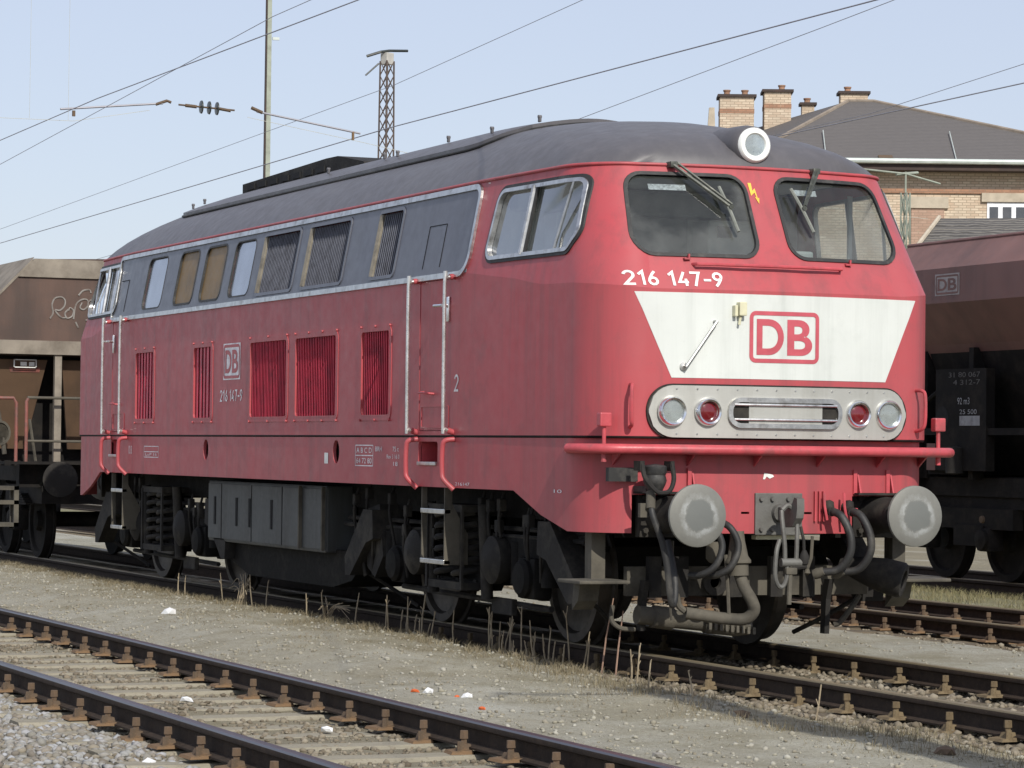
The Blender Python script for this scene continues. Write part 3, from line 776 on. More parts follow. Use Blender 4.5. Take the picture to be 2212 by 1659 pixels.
for a, b in ((4.12, 4.50),):
    for p, q in (((a, 3.30), (b, 3.30)), ((a, 2.95), (a, 3.30)), ((b, 2.95), (b, 3.30))): mb.tube([SIDE(*p, .008), SIDE(*q, .008)], .004, 4)
for a, b in ((-5.35, -5.02),):
    for p, q in (((a, 3.30), (b, 3.30)), ((b, 2.95), (b, 3.30))): mb.tube([SIDE(*p, .008), SIDE(*q, .008)], .004, 4)
mb.build('hatch_outline', 'dark', LOCO)
def flat_side(P, h):
    return MB().add([SIDE(u, v, h) for u, v in P], [tuple(range(len(P)))])
for a, b in WB:
    P = rrect(a, b, 2.945, 3.49, .09); win = flat_side(P, -.012).build('side_window', 'mirror', LOCO)
    mb = MB(); ring(mb, P, SIDE, .006, .006, -.01, .010); mb.build('frame', 'rubber', win)
for a, b in BB:
    P = rrect(a, b, 2.945, 3.49, .09); win = flat_side(P, -.010).build('boarded_window', 'board', LOCO)
    mb = MB(); ring(mb, P, SIDE, .012, .008, -.01, .012); mb.build('frame', 'rubber', win)
for a, b in UG:
    P = rrect(a, b, 2.945, 3.49, .035)
    mb = MB(); ring(mb, P, SIDE, .03, .0, -.02, .016); g = mb.build('upper_grille', 'band', LOCO)
    mb = MB(); mb.add([SIDE(a, 2.945, -.075), SIDE(b, 2.945, -.075), SIDE(b, 3.49, -.075), SIDE(a, 3.49, -.075)], [(0, 1, 2, 3)]); mb.build('backing', 'grille_back', g)
    mb = MB(); k = int((b-a)/.047)
    for i in range(k):
        x = a+.02+(b-a-.03)*(i+.5)/k
        mb.add([SIDE(x-.012, 2.95, -.05), SIDE(x+.010, 2.95, -.012), SIDE(x+.010, 3.485, -.012), SIDE(x-.012, 3.485, -.05),
                SIDE(x-.008, 2.95, -.052), SIDE(x+.014, 2.95, -.014), SIDE(x+.014, 3.485, -.014), SIDE(x-.008, 3.485, -.052)],
               [(0, 1, 2, 3), (7, 6, 5, 4), (0, 4, 5, 1), (1, 5, 6, 2), (2, 6, 7, 3), (3, 7, 4, 0)])
    o = mb.build('slat', 'slat_dark', g); o['kind'] = 'stuff'
    mb = MB(); mb.add([SIDE(a+.002, 2.95, -.06), SIDE(a+.002, 2.95, .02), SIDE(a+.03, 2.95, -.06), SIDE(a+.03, 2.95, .004), SIDE(a+.002, 3.485, -.06), SIDE(a+.002, 3.485, .02), SIDE(a+.03, 3.485, -.06), SIDE(a+.03, 3.485, .004)],
                      [(0, 1, 5, 4), (1, 3, 7, 5), (3, 2, 6, 7), (0, 4, 6, 2), (4, 5, 7, 6), (0, 2, 3, 1)]); mb.build('jamb', 'jamb', g)
for gi, (a, b) in enumerate(GR):
    P = rrect(a, b, 1.755, 2.49, .05)
    mb = MB(); ring(mb, P, SIDE, .035, .0, -.02, .007); g = mb.build('engine_grille', 'red', LOCO)
    mb = MB(); ring(mb, P, SIDE, .0, .014, -.05, .008); mb.build('jamb', 'red', g)
    mb = MB(); mb.add([SIDE(a, 1.755, -.04), SIDE(b, 1.755, -.04), SIDE(b, 2.49, -.04), SIDE(a, 2.49, -.04)], [(0, 1, 2, 3)]); mb.build('backing', 'red_slat_sunlit', g)
    mb = MB(); k = int((b-a)/(.046 if gi > 1 else .115))
    for i in range(k):
        x = a+.02+(b-a-.04)*(i+.5)/k+random.uniform(-.003, .003); wd = (.020 if gi > 1 else .055)*random.uniform(.88, 1.1)
        dp = .030 if gi > 1 else .018
        mb.add([SIDE(x-wd, 1.76, -dp), SIDE(x+wd*.8, 1.76, -.006), SIDE(x+wd*.8, 2.485, -.006), SIDE(x-wd, 2.485, -dp),
                SIDE(x-wd+.006, 1.76, -dp-.003), SIDE(x+wd*.8+.006, 1.76, -.010), SIDE(x+wd*.8+.006, 2.485, -.010), SIDE(x-wd+.006, 2.485, -dp-.003)],
               [(0, 1, 2, 3), (7, 6, 5, 4), (0, 4, 5, 1), (1, 5, 6, 2), (2, 6, 7, 3), (3, 7, 4, 0)])
    o = mb.build('slat', 'red_slat_sunlit', g); o['kind'] = 'stuff'
    mb = MB(); k = max(2, round((b-a)/.45))
    for i in range(k+1):
        for z in (1.725, 2.52):
            p = SIDE(a+(b-a)*i/k, z, .0); mb.cyl(p, p+Vector((0, -.018, 0)), .012, n=6)
    mb.build('bolt', 'red', g)

# ------------------------------------------------------------------ doors, rails, steps
for x0, x1 in DOORS:
    mb = MB(); P = rrect(x0+.005, x1-.005, 1.635, 2.840, .02); mb.prism(P, lambda u, v: SIDE(u, v, -.005), lambda u, v: SIDE(u, v, -.03)); dr = mb.build('cab_door', 'red', LOCO)
    mb = MB(); ring(mb, rrect(x0+.05, x1-.05, 1.66, 1.83, .015), lambda u, v, h: SIDE(u, v, h), .006, .006, -.006, .001); mb.build('kick_plate', 'red', dr)
    mb = MB(); hx = x1-.06 if x0 > 0 else x0+.10
    mb.box((hx, -1.505, 2.60), (.05, .02, .20), None, .008); mb.cyl((hx, -1.51, 2.63), (hx, -1.56, 2.63), .014, n=8); mb.tube([(hx, -1.555, 2.63), (hx-.17, -1.56, 2.632)], .014, 8)
    mb.build('door_handle', 'chrome', dr, 40)
    mb = MB(); mb.tube([(x0+.10, -1.495, 1.945), (x0+.12, -1.55, 1.94), (x0+.30, -1.55, 1.935), (x0+.32, -1.495, 1.93)], .010, 6, smooth=3); mb.build('pull_handle', 'red_trim', dr, 40)
    ra, rb = (4.055, 4.865) if x0 > 0 else (-5.52, -4.80)
    for x in (ra, rb):
        mb = MB(); mb.tube([(x, -1.50, 2.855), (x, -1.565, 2.845), (x, -1.585, 2.81), (x, -1.585, 1.70), (x, -1.575, 1.65), (x, -1.50, 1.62)], .0155, 10, smooth=4); hr = mb.build('handrail', 'steel_rail', LOCO, 40)
        mb = MB()
        mb.cyl((x, -1.495, 2.857), (x, -1.545, 2.850), .024, n=10); mb.cyl((x, -1.495, 1.618), (x, -1.55, 1.635), .024, n=10); mb.build('handrail_foot', 'red', hr, 40)
        mb = MB(); mb.tube([(x+.02, -1.49, 1.565), (x, -1.57, 1.55), (x-.015, -1.585, 1.48), (x-.015, -1.585, 1.30), (x+.005, -1.575, 1.24), (x+.05, -1.51, 1.165)], .021, 10, smooth=4); mb.build('grab_handle', 'red', LOCO, 40)
    rx0, rx1 = (4.09, 4.52) if x0 > 0 else (-5.50, -5.12)
    mb = MB(); mb.b2((rx0-.01, -1.24, 1.34), (rx1+.01, -1.23, 1.56)); mb.b2((rx0-.012, -1.47, 1.34), (rx0, -1.23, 1.56)); mb.b2((rx1, -1.47, 1.34), (rx1+.012, -1.23, 1.56)); mb.b2((rx0, -1.47, 1.55), (rx1, -1.23, 1.56)); mb.b2((rx0, -1.47, 1.335), (rx1, -1.23, 1.35))
    st = mb.build('step_recess', 'red_trim', LOCO)
    mb = MB(); mb.b2((rx0+.01, -1.515, 1.352), (rx1-.01, -1.40, 1.382), .006); mb.build('tread', 'silver', st)
    # ladder below the skirt
    la, lb = (4.12, 4.64) if x0 > 0 else (-5.47, -5.02)
    mb = MB(); mb.b2((la, -1.475, .56), (la+.015, -1.43, 1.20)); P = [(-1.475, .56), (-1.27, .56), (-1.27, .80), (-1.41, 1.05), (-1.41, 1.20), (-1.475, 1.20)]
    mb.prism(P, lambda u, v: (lb-.015, u, v), lambda u, v: (lb, u, v)); ld = mb.build('ladder', 'dust', LOCO)
    for z in (.58, .985):
        mb = MB(); mb.b2((la-.01, -1.48, z-.02), (lb, -1.42, z+.02), .006); mb.build('rung', 'silver', ld)
for x in (-1.845, 2.07):
    mb = MB(); mb.lathe((x, -1.44, 1.45), (0, 1, 0), [(0, .12), (.02, .12), (.02, .0)], 16); mb.build('filler_recess', 'void', LOCO)

# ------------------------------------------------------------------ side lettering
mb = MB()
def logo(mb, f, u0, u1, v0, v1, wline, mbk=None):
    w_, h_ = u1-u0, v1-v0; P = dens(rrect(u0, u1, v0, v1, min(w_, h_)*.13, 5), .06); Q = offset_poly(P, -wline); n = len(P)
    mb.add([f(*p) for p in P]+[f(*q) for q in Q], [(i, (i+1) % n, n+(i+1) % n, n+i) for i in range(n)])
    g = wline*1.9
    text_fit(mb, 'D', f, u0+g, u0+w_*.485, v0+g, v1-g, .022); text_fit(mb, 'B', f, u0+w_*.535, u1-g, v0+g, v1-g, .022)
S2 = lambda u, v: SIDE(u, v, .004)
mb.add([SIDE(-1.27, 2.135, .003), SIDE(-.72, 2.135, .003), SIDE(-.72, 2.49, .003), SIDE(-1.27, 2.49, .003)], [(0, 1, 2, 3)]); lg = mb.build('logo_patch', 'letter_side', LOCO)
mb = MB(); logo(mb, lambda u, v: SIDE(u, v, .006), -1.255, -.735, 2.147, 2.478, .028); mb.build('logo', 'red', lg)
mb = MB(); digits(mb, '216 147-9', S2, -1.36, -.64, 1.925, 2.035); mb.build('numeral', 'letter_side', LOCO)
mb = MB(); digits(mb, '2', S2, 4.89, 4.975, 1.945, 2.075); mb.build('cab_numeral', 'letter_side', LOCO)
mb = MB()
def grid(mb, x0, x1, z0, z1):
    for z in (z0, (z0+z1)/2, z1): mb.add([SIDE(x0, z-.004, .003), SIDE(x1, z-.004, .003), SIDE(x1, z+.004, .003), SIDE(x0, z+.004, .003)], [(0, 1, 2, 3)])
    for x in (x0, x1): mb.add([SIDE(x-.004, z0, .003), SIDE(x+.004, z0, .003), SIDE(x+.004, z1, .003), SIDE(x-.004, z1, .003)], [(0, 1, 2, 3)])
grid(mb, 2.58, 3.02, 1.335, 1.51)
text_fit(mb, 'A B C D', S2, 2.61, 2.99, 1.445, 1.49); text_fit(mb, '64 72 80', S2, 2.61, 2.99, 1.355, 1.40)
text_fit(mb, 'BRH', S2, 3.08, 3.24, 1.46, 1.50); text_fit(mb, '75 t', S2, 3.50, 3.64, 1.46, 1.50); text_fit(mb, 'Rev 3 16 0', S2, 3.36, 3.66, 1.40, 1.435); text_fit(mb, '18', S2, 3.52, 3.62, 1.34, 1.375)
grid(mb, -4.09, -3.54, 1.36, 1.475); text_fit(mb, 'LuP 16', S2, -4.03, -3.6, 1.375, 1.405); text_fit(mb, '0 8', S2, -4.7, -4.58, 1.39, 1.48)
text_fit(mb, '216147', S2, 4.92, 5.22, 1.20, 1.225)
text_fit(mb, '10', S2, 6.73, 6.86, 1.175, 1.20)
o = mb.build('data_lettering', 'letter_side', LOCO)
mb = MB(); mb.add([SIDE(1.77, 1.345, .004), SIDE(1.87, 1.345, .004), SIDE(1.87, 1.44, .004), SIDE(1.77, 1.44, .004)], [(0, 1, 2, 3)]); mb.build('inspection_label', 'letter_white', LOCO)

# ------------------------------------------------------------------ cab side windows
for sx in (1, -1):
    for sy in ((-1, 1) if sx == 1 else (-1,)):
        f = lambda u, v, h, sx=sx, sy=sy: Vector((sx*u, sy*side_y(u, v, h), v))
        g = lambda u, v, h, sx=sx, sy=sy: f(u, v, h)
        P = dens(SWP, .12)
        mb = MB(); n = len(P); mb.add([f(u, v, -.022) for u, v in P]+[f(6.2, 3.22, -.022)], [(i, (i+1) % n, n) for i in range(n)]); win = mb.build('cab_side_window', 'sideglass', LOCO, 40)
        mb = MB(); ring(mb, offset_poly(P, .010), f, .020, .014, -.012, .012); mb.build('rubber_seal', 'rubber', win)
        mb = MB(); ring(mb, P, f, .004, .026, -.02, .020); mb.build('frame', 'silver', win)
        mb = MB()
        mb.tube([f(6.06, 2.965, .008), f(6.10, 3.49, .008)], .026, 8); mb.tube([f(6.60, 2.965, .004), f(6.72, 3.49, .004)], .014, 6)
        mb.build('mullion', 'silver', win, 40)
        mb = MB(); mb.tube([f(6.10, 2.97, .0), f(6.14, 3.485, .0)], .014, 6); mb.build('sash_gasket', 'rubber', win, 40)

# ------------------------------------------------------------------ windscreens, wipers
for sx in (1, -1):
    for P in (WSL, WSR):
        f = lambda u, v, h, sx=sx: Vector((sx*front_x(u, v, h), u, v))
        D = dens(P, .12); n = len(D); cu_ = sum(p[0] for p in D)/n
        mb = MB(); rings = [1, .66, .33]; VV = []
        for k in rings: VV += [f(cu_+(u-cu_)*k, 3.22+(v-3.22)*k, -.018) for u, v in D]
        VV.append(f(cu_, 3.22, -.018)); FF = []
        for k in range(2): FF += [(k*n+i, k*n+(i+1) % n, (k+1)*n+(i+1) % n, (k+1)*n+i) for i in range(n)]
        FF += [(2*n+i, 2*n+(i+1) % n, 3*n) for i in range(n)]
        mb.add(VV, FF); win = mb.build('windscreen', 'glass', LOCO, 40)
        mb = MB(); ring(mb, D, f, .012, .014, -.02, .012); mb.build('rubber_seal', 'rubber', win)
for arm, blade in ((((-.68, 3.60), (-.31, 3.285)), ((-.355, 3.44), (-.285, 3.10))), (((.49, 3.60), (.30, 3.30)), ((.24, 3.45), (.345, 3.12)))):
    a, b = (FRONT(u, v, .07) for u, v in arm); c, e = (FRONT(u, v, .05) for u, v in blade)
    mb = MB(); mb.tube([a, b], .014, 6); mb.tube([a+Vector((0, .035, .015)), b+Vector((0, .012, .02))], .011, 6); mb.box(a+Vector((-.03, .01, .0)), (.09, .06, .045), None, .01); mb.cyl(b+Vector((.02, 0, 0)), b-Vector((.03, 0, 0)), .018, n=8)
    wp = mb.build('wiper', 'wiper', LOCO, 40)
    mb = MB(); mid = (c+e)/2; mb.tube([c, mid+Vector((.012, 0, 0)), e], .013, 6, smooth=4); mb.build('wiper_blade', 'blade', wp, 40)
for y in (-.72, .60):
    mb = MB(); p = FRONT(y, 2.885, .0); mb.box(p+Vector((.015, 0, 0)), (.03, .05, .012)); mb.box(p+Vector((.02, .012, .02)), (.02, .012, .03)); mb.build('washer_jet', 'red_trim', LOCO)
mb = MB(); mb.tube([FRONT(-.68, 2.845, -.005), FRONT(-.67, 2.845, .05), FRONT(-.3, 2.845, .055), FRONT(.2, 2.845, .055), FRONT(.51, 2.845, .05), FRONT(.52, 2.845, -.005)], .013, 8); mb.build('front_handrail', 'red_trim', LOCO, 40)

# ------------------------------------------------------------------ nose markings
def patch(mb, cols, f, h0, h1):
    # cols: (u, vlo, vhi) ; closed slab that follows the front
    n = len(cols); R_ = 4; V = []
    for h in (h1, h0):
        for u, a, b in cols: V += [f(u, a+(b-a)*k/R_, h) for k in range(R_+1)]
    k1 = R_+1; o = n*k1; F = []
    for i in range(n-1):
        for k in range(R_):
            q = (i*k1+k, (i+1)*k1+k, (i+1)*k1+k+1, i*k1+k+1); F += [q, tuple(o+t for t in reversed(q))]
        F += [(i*k1, o+i*k1, o+(i+1)*k1, (i+1)*k1), (i*k1+R_, (i+1)*k1+R_, o+(i+1)*k1+R_, o+i*k1+R_)]
    F += [tuple(list(range(k1))+[o+t for t in reversed(range(k1))]), tuple(list(range((n-1)*k1, n*k1))+[o+t for t in reversed(range((n-1)*k1, n*k1))])]
    return mb.add(V, F)
cols = []
us = sorted(set([-1.156+2.312*i/40 for i in range(41)]+[-.878, .878]))
for u in us:
    lo = 2.02 if abs(u) <= .878 else 2.02+(abs(u)-.878)/.278*.616
    cols.append((u, min(lo, 2.632), 2.634))
mb = MB(); patch(mb, cols, FRONT, -.004, .003); wp = mb.build('white_nose_panel', 'white', LOCO)
F6 = lambda u, v: FRONT(u, v, .006)
mb = MB(); logo(mb, F6, -.285, .285, 2.14, 2.515, .030); mb.build('logo', 'logo_red', wp)
mb = MB(); digits(mb, '216 147-9', snap_front, -1.215, -.48, 2.683, 2.787, .16); mb.build('numeral', 'letter_white', LOCO)
mb = MB(); bolt = [(-.093, 3.485), (-.066, 3.485), (-.068, 3.425), (-.045, 3.445), (-.038, 3.37), (-.025, 3.372), (-.036, 3.325), (-.060, 3.378), (-.047, 3.376), (-.054, 3.412), (-.088, 3.385)]
mb.add([F6(*p) for p in bolt], [tuple(range(len(bolt)))]); mb.build('lightning_mark', 'yellow', LOCO)
mb = MB(); a, b = FRONT(-.79, 2.10, .05), FRONT(-.56, 2.43, .05); mb.tube([FRONT(-.79, 2.10, 0), a, b, FRONT(-.56, 2.43, 0)], .012, 8); mb.lathe(FRONT(-.79, 2.10, 0), (1, 0, 0), [(0, .03), (.015, .03), (.02, 0)], 12); mb.build('diagonal_handle', 'silver', LOCO, 40)
mb = MB(); p = FRONT(-.37, 2.51, .0); mb.box(p+Vector((.03, .01, .015)), (.06, .06, .10), None, .008); mb.box(p+Vector((.025, -.04, 0)), (.05, .025, .08), None, .006); mb.cyl(p+Vector((.03, .0, -.04)), p+Vector((.03, -.01, -.10)), .010, n=6); mb.build('tail_lamp_bracket', 'ivory', LOCO)

# ------------------------------------------------------------------ lamp plate
cols = []
for i in range(61):
    u = -1.055+2.11*i/60; e = max(0, abs(u)-(1.055-.187)); hh = math.sqrt(max(0, .187**2-e*e)); cols.append((u, 1.778-max(hh, .012), 1.778+max(hh, .012)))
mb = MB(); patch(mb, cols, FRONT, -.01, .030); pl = mb.build('lamp_plate', 'plate', LOCO, 40)
mb = MB(); pill = rrect(-1.055, 1.055, 1.591, 1.965, .186, 12); ring(mb, dens(pill, .1), FRONT, .012, .0, -.005, .018); mb.build('plate_edge', 'dark2', pl)
mb = MB()
for i in range(12):
    for z in (1.617, 1.940):
        p = FRONT(-.85+1.7*i/11, z, .03); mb.cyl(p, p+Vector((.004, 0, 0)), .007, n=6)
mb.build('screw', 'silver', pl)
def lamp(y, kind):
    c = FRONT(y, 1.778, .028); nrm = Vector((1, .17*y*.0, 0)); ro, ri = (.112, .080) if kind == 'white' else (.105, .072)
    mb = MB(); mb.lathe(c, (1, 0, 0), [(0, ro), (.018, ro), (.040, ro-.012), (.044, (ro+ri)/2), (.036, ri+.004), (.02, ri), (-.01, ri)], 32); o = mb.build('headlamp' if kind == 'white' else 'tail_lamp', 'chrome', LOCO, 40)
    if kind == 'white':
        mb = MB(); mb.lathe(c, (1, 0, 0), [(.02, ri), (-.01, ri*.85), (-.035, ri*.5), (-.045, .0)], 24); mb.build('reflector', 'reflector', o, 60)
        mb = MB(); mb.lathe(c, (1, 0, 0), [(-.045, .016), (-.01, .02), (.0, .012), (.004, 0)], 12); mb.build('bulb', 'letter_white', o, 60)
        mb = MB(); mb.lathe(c, (1, 0, 0), [(.022, ri), (.030, ri*.7), (.034, ri*.3), (.035, 0)], 24); mb.build('lens', 'lens', o, 60)
    else:
        mb = MB(); mb.lathe(c, (1, 0, 0), [(-.006, ri), (-.006, .0)], 24); mb.build('backing', 'void', o)
        mb = MB(); mb.lathe(c, (1, 0, 0), [(.008, ri), (.018, ri*.7), (.024, ri*.3), (.025, 0)], 24); mb.build('lens', 'redlens', o, 60)
for y in (-.885, .885): lamp(y, 'white')
for y in (-.614, .614): lamp(y, 'red')
# ventilation slot in the plate
slot = dens(rrect(-.465, .465, 1.665, 1.885, .10, 8), .1)
mb = MB(); ring(mb, slot, FRONT, .0, .034, .028, .055); sg = mb.build('horn_grille', 'silver', LOCO, 40)
cols = []
for i in range(31):
    u = -.435+.87*i/30; e = max(0, abs(u)-.34); hh = math.sqrt(max(0, .095**2-e*e)); cols.append((u, 1.775-max(hh, .01), 1.775+max(hh, .01)))
mb = MB(); patch(mb, cols, FRONT, .026, .033); mb.build('backing', 'dark2', sg)
mb = MB(); patch(mb, [(-.30+.6*i/8, 1.69, 1.862) for i in range(9)], FRONT, .03, .040); mb.build('screen', 'plate', sg)
for z in (1.727, 1.834):
    mb = MB(); mb.tube([FRONT(-.42+.84*i/12, z, .050) for i in range(13)], 0.010, 6); mb.build('bar', 'silver', sg, 40)
# top headlamp
mb = MB(); c = Vector((7.085, .0, 3.775)); ax = Vector((1, 0, .05)).normalized()
mb.lathe(c, ax, [(-.45, .19), (-.10, .165), (-.01, .145), (.0, .135)], 32); hl = mb.build('top_headlamp', 'roof', LOCO, 40)
mb = MB(); mb.lathe(c, ax, [(-.01, .134), (.015, .132), (.03, .118), (.03, .09), (.015, .080), (.0, .078)], 32); mb.build('lamp_ring', 'letter_white', hl, 40)
mb = MB(); mb.lathe(c, ax, [(.016, .082), (-.01, .07), (-.04, .04), (-.05, 0)], 24); mb.build('reflector', 'reflector', hl, 60)
mb = MB(); mb.lathe(c, ax, [(.018, .082), (.028, .05), (.032, 0)], 24); mb.build('lens', 'lens', hl, 60)
# ------------------------------------------------------------------ front footboard, marker boxes, handles
outer = [(7.22, -1.545), (7.36, -1.515), (7.50, -1.42), (7.565, -1.30)]+[(7.70-.085*y*y, y) for y in [-1.1+.2*i for i in range(12)]]+[(7.565, 1.30), (7.50, 1.42), (7.40, 1.52), (7.24, 1.545)]
inner = [(front_x(y, 1.5)-.03, y) for y in [1.44-.12*i for i in range(25)]]
mb = MB(); P = outer+inner; mb.prism(P, lambda u, v: (u, v, 1.468), lambda u, v: (u, v, 1.540)); fb = mb.build('footboard', 'red_trim', LOCO)
mb = MB(); mb.tube([(x, y, 1.504) for x, y in outer], .036, 12); mb.build('footboard_edge', 'red_trim', fb, 50)
mb = MB()
for y in (-1.25, -.72, -.2, .32, .85, 1.3):
    x = front_x(y, 1.4); mb.prism([(x-.01, 1.47), (x+.13, 1.47), (x-.01, 1.38)], lambda u, v, y=y: (u, y-.006, v), lambda u, v, y=y: (u, y+.006, v))
mb.build('bracket', 'red_trim', fb)
for s in (-1, 1):
    mb = MB(); x = 7.47; y = s*1.375; mb.cyl((x, y, 1.43), (x, y, 1.68), .015, n=8); mb.box((x, y, 1.712), (.07, .09, .10), None, .01); mb.cyl((x, y, 1.41), (x, y, 1.47), .02, n=8); mb.build('marker_box', 'red_trim', LOCO)
    mb = MB(); yy = s*1.17; x = front_x(yy, 1.8)
    mb.tube([(x-.02, yy, 1.965), (x+.06, yy+s*.02, 1.962), (x+.085, yy+s*.035, 1.92), (x+.085, yy+s*.035, 1.73), (x+.06, yy+s*.02, 1.675), (x-.02, yy, 1.66)], .014, 8, smooth=4); mb.build('nose_handle', 'red_trim', LOCO, 40)
# ------------------------------------------------------------------ buffers
for s in (-1, 1):
    for sx in (1, -1):
        y = s*.88
        mb = MB(); mb.box((sx*7.40, y, 1.04), (.05, .40, .34), None, .01); mb.lathe((sx*7.40, y, 1.04), (sx, 0, 0), [(0, .15), (.03, .15), (.06, .135), (.36, .125), (.37, .14), (.40, .14), (.40, .10), (.56, .10)], 24)
        for a, b in ((-.15, -.12), (.15, -.12), (-.15, .12), (.15, .12)): mb.cyl((sx*7.42, y+a, 1.04+b), (sx*7.46, y+a, 1.04+b), .022, n=6)
        bf = mb.build('buffer', 'dark2', LOCO, 40)
        mb = MB(); hx = sx*8.0; mb.lathe((hx, y, 1.04), (-sx, 0, 0), [(-.012, 0), (-.011, .06), (-.004, .16), (.004, .207), (.010, .221), (.030, .223), (.045, .19), (.06, .10)], 40)
        hd = mb.build('buffer_head', 'buffer', bf, 35, (hx, y, 1.04)); hd.location = (hx, y, 1.04)
    # stiffener brackets above each buffer
    for y in ((-.68, -.98) if s < 0 else (.68, .98)):
        mb = MB(); x = front_x(y, 1.3); mb.prism([(x-.005, 1.37), (x+.05, 1.20), (x-.005, 1.19)], lambda u, v: (u, y-.006, v), lambda u, v: (u, y+.006, v)); mb.box((x+.01, y-.03, 1.28), (.02, .03, .18)); mb.build('beam_bracket', 'red_trim', LOCO)
    mb = MB(); mb.b2((7.36, s*.64, 1.185), (7.58, s*1.12, 1.20)); mb.build('buffer_shelf', 'dark2', LOCO)
    # recess behind the buffer
    mb = MB(); mb.b2((7.20, s*.60, .86), (7.22, s*1.16, 1.2)); mb.build('beam_recess', 'dark', LOCO)
    # front corner step
    mb = MB(); mb.b2((7.06, s*1.25-.055, .52), (7.12, s*1.25+.055, .93)); mb.b2((6.95, s*1.25-.03, .52), (7.06, s*1.25-.02, .93)); stp = mb.build('corner_step', 'dust', LOCO)
    mb = MB(); mb.b2((7.02, s*1.33-.20, .535), (7.42, s*1.33+.20, .56), .008); mb.build('tread', 'dust', stp)
    mb = MB(); mb.prism([(7.02, .53), (7.14, .53), (7.10, .40), (7.0, .33)], lambda u, v: (u, s*1.30-.10, v), lambda u, v: (u, s*1.30+.06, v)); mb.build('gusset', 'dust', stp)
# coupling hook plate
mb = MB(); mb.b2((7.44, -.195, .89), (7.545, .19, 1.195), .006)
cp = mb.build('coupling_plate', 'steel_grey', LOCO)
mb = MB()
for y, z in ((-.15, 1.15), (-.06, 1.15), (.07, 1.15), (.145, 1.15), (-.15, .93), (-.06, .93), (.145, .93)): mb.cyl((7.54, y, z), (7.565, y, z), .020, .014, 8)
mb.build('rivet', 'steel_grey', cp, 40)
# draw hook: neck through plate, curled hook in the x-z plane
mb = MB(); mb.cyl((7.5, 0, 1.05), (7.58, 0, 1.05), .075, .06, 14)
hk = [(7.56, 1.09), (7.66, 1.10), (7.76, 1.09), (7.80, 1.13), (7.83, 1.17), (7.87, 1.16), (7.875, 1.09), (7.86, 1.02), (7.80, .96), (7.70, .95), (7.62, .99), (7.56, 1.01)]
mb.prism(hk, lambda u, v: (u, -.03, v), lambda u, v: (u, .03, v)); mb.build('draw_hook', 'steel_grey', LOCO, 30)
# screw coupling hanging from the hook
mb = MB(); sx_ = 7.80
for s in (-1, 1): mb.tube([(sx_-.02, -.05+s*.055, 1.075), (sx_, -.05+s*.06, 1.0), (sx_+.02, -.05+s*.05, .84), (sx_+.02, -.05+s*.045, .70)], .017, 8, smooth=3)
mb.tube([(sx_-.02, -.105, 1.075), (sx_-.03, -.05, 1.11), (sx_-.02, .005, 1.075)], .02, 8, smooth=4)
mb.cyl((sx_+.02, -.13, .70), (sx_+.02, .03, .70), .032, n=10); sc_ = mb.build('screw_coupling', 'steel_grey', LOCO, 40)
mb = MB(); mb.cyl((sx_+.02, -.05, .70), (sx_+.02, -.06, .40), .018, n=8); mb.box((sx_+.02, -.05, .64), (.05, .09, .05), None, .01); mb.build('screw', 'dust', sc_, 40)
mb = MB(); mb.tube([(sx_, -.13, .86), (sx_+.03, -.17, .78), (sx_+.03, -.18, .62), (sx_+.02, -.15, .54), (sx_+.02, -.11, .53), (sx_+.02, -.08, .60), (sx_+.02, -.08, .70)], .017, 8, smooth=4); mb.build('shackle', 'steel_grey', sc_, 40)
mb = MB(); mb.tube([(sx_+.02, .03, .96), (sx_+.03, .05, .86), (sx_+.03, .055, .74)], .012, 8); mb.lathe((sx_+.03, .055, .74), (0, 0, -1), [(-.05, .015), (0, .04), (.05, .03), (.07, 0)], 12); mb.tube([(sx_+.02, -.06, .66), (sx_+.03, .07, .675)], .02, 8); mb.build('tommy_bar', 'dark2', sc_, 40)
mb = MB(); mb.b2((7.40, -.15, .855), (7.47, .20, .885)); mb.build('beam_strip', 'ivory', LOCO)
# ------------------------------------------------------------------ jumper socket and hoses
mb = MB(); c = Vector((7.66, -1.06, 1.30)); x = front_x(-1.06, 1.3)
mb.lathe(c+Vector((0, 0, -.10)), (0, 0, 1), [(0, .05), (.05, .075), (.08, .085), (.12, .075), (.14, .085), (.18, .085), (.19, .07), (.20, 0)], 18); mb.b2((x-.05, -1.12, 1.19), (7.64, -1.0, 1.24)); mb.b2((x-.03, -1.33, 1.27), (x+.02, -1.1, 1.37)); jk = mb.build('jumper_socket', 'rubber', LOCO, 40)
mb = MB(); mb.tube([(7.70, -1.18, 1.40), (7.73, -1.17, 1.30), (7.76, -1.10, 1.21), (7.77, -1.05, 1.195), (7.76, -.99, 1.21), (7.73, -.945, 1.29), (7.70, -.945, 1.40)], .018, 8, smooth=5); mb.b2((7.60, -1.20, 1.35), (7.71, -1.165, 1.42)); mb.b2((7.60, -.96, 1.35), (7.71, -.93, 1.42)); mb.build('socket_bail', 'dark2', jk, 40)
mb = MB(); mb.cyl((7.68, -1.10, 1.20), (7.72, -1.12, 1.08), .035, n=10); mb.b2((7.66, -1.19, 1.02), (7.70, -1.13, 1.12)); mb.build('hose_clip', 'dust', jk, 40)
def hose(pts, r, name='brake_hose', mat='rubber', n=10): return MB().tube(pts, r, n, smooth=6).build(name, mat, LOCO, 50)
hose([(7.70, -1.11, 1.13), (7.75, -1.115, 1.03), (7.78, -1.06, .86), (7.79, -1.02, .68), (7.78, -.99, .48), (7.76, -.96, .40), (7.72, -.92, .46), (7.66, -.90, .62), (7.55, -.90, .85)], .024, 'jumper_hose')
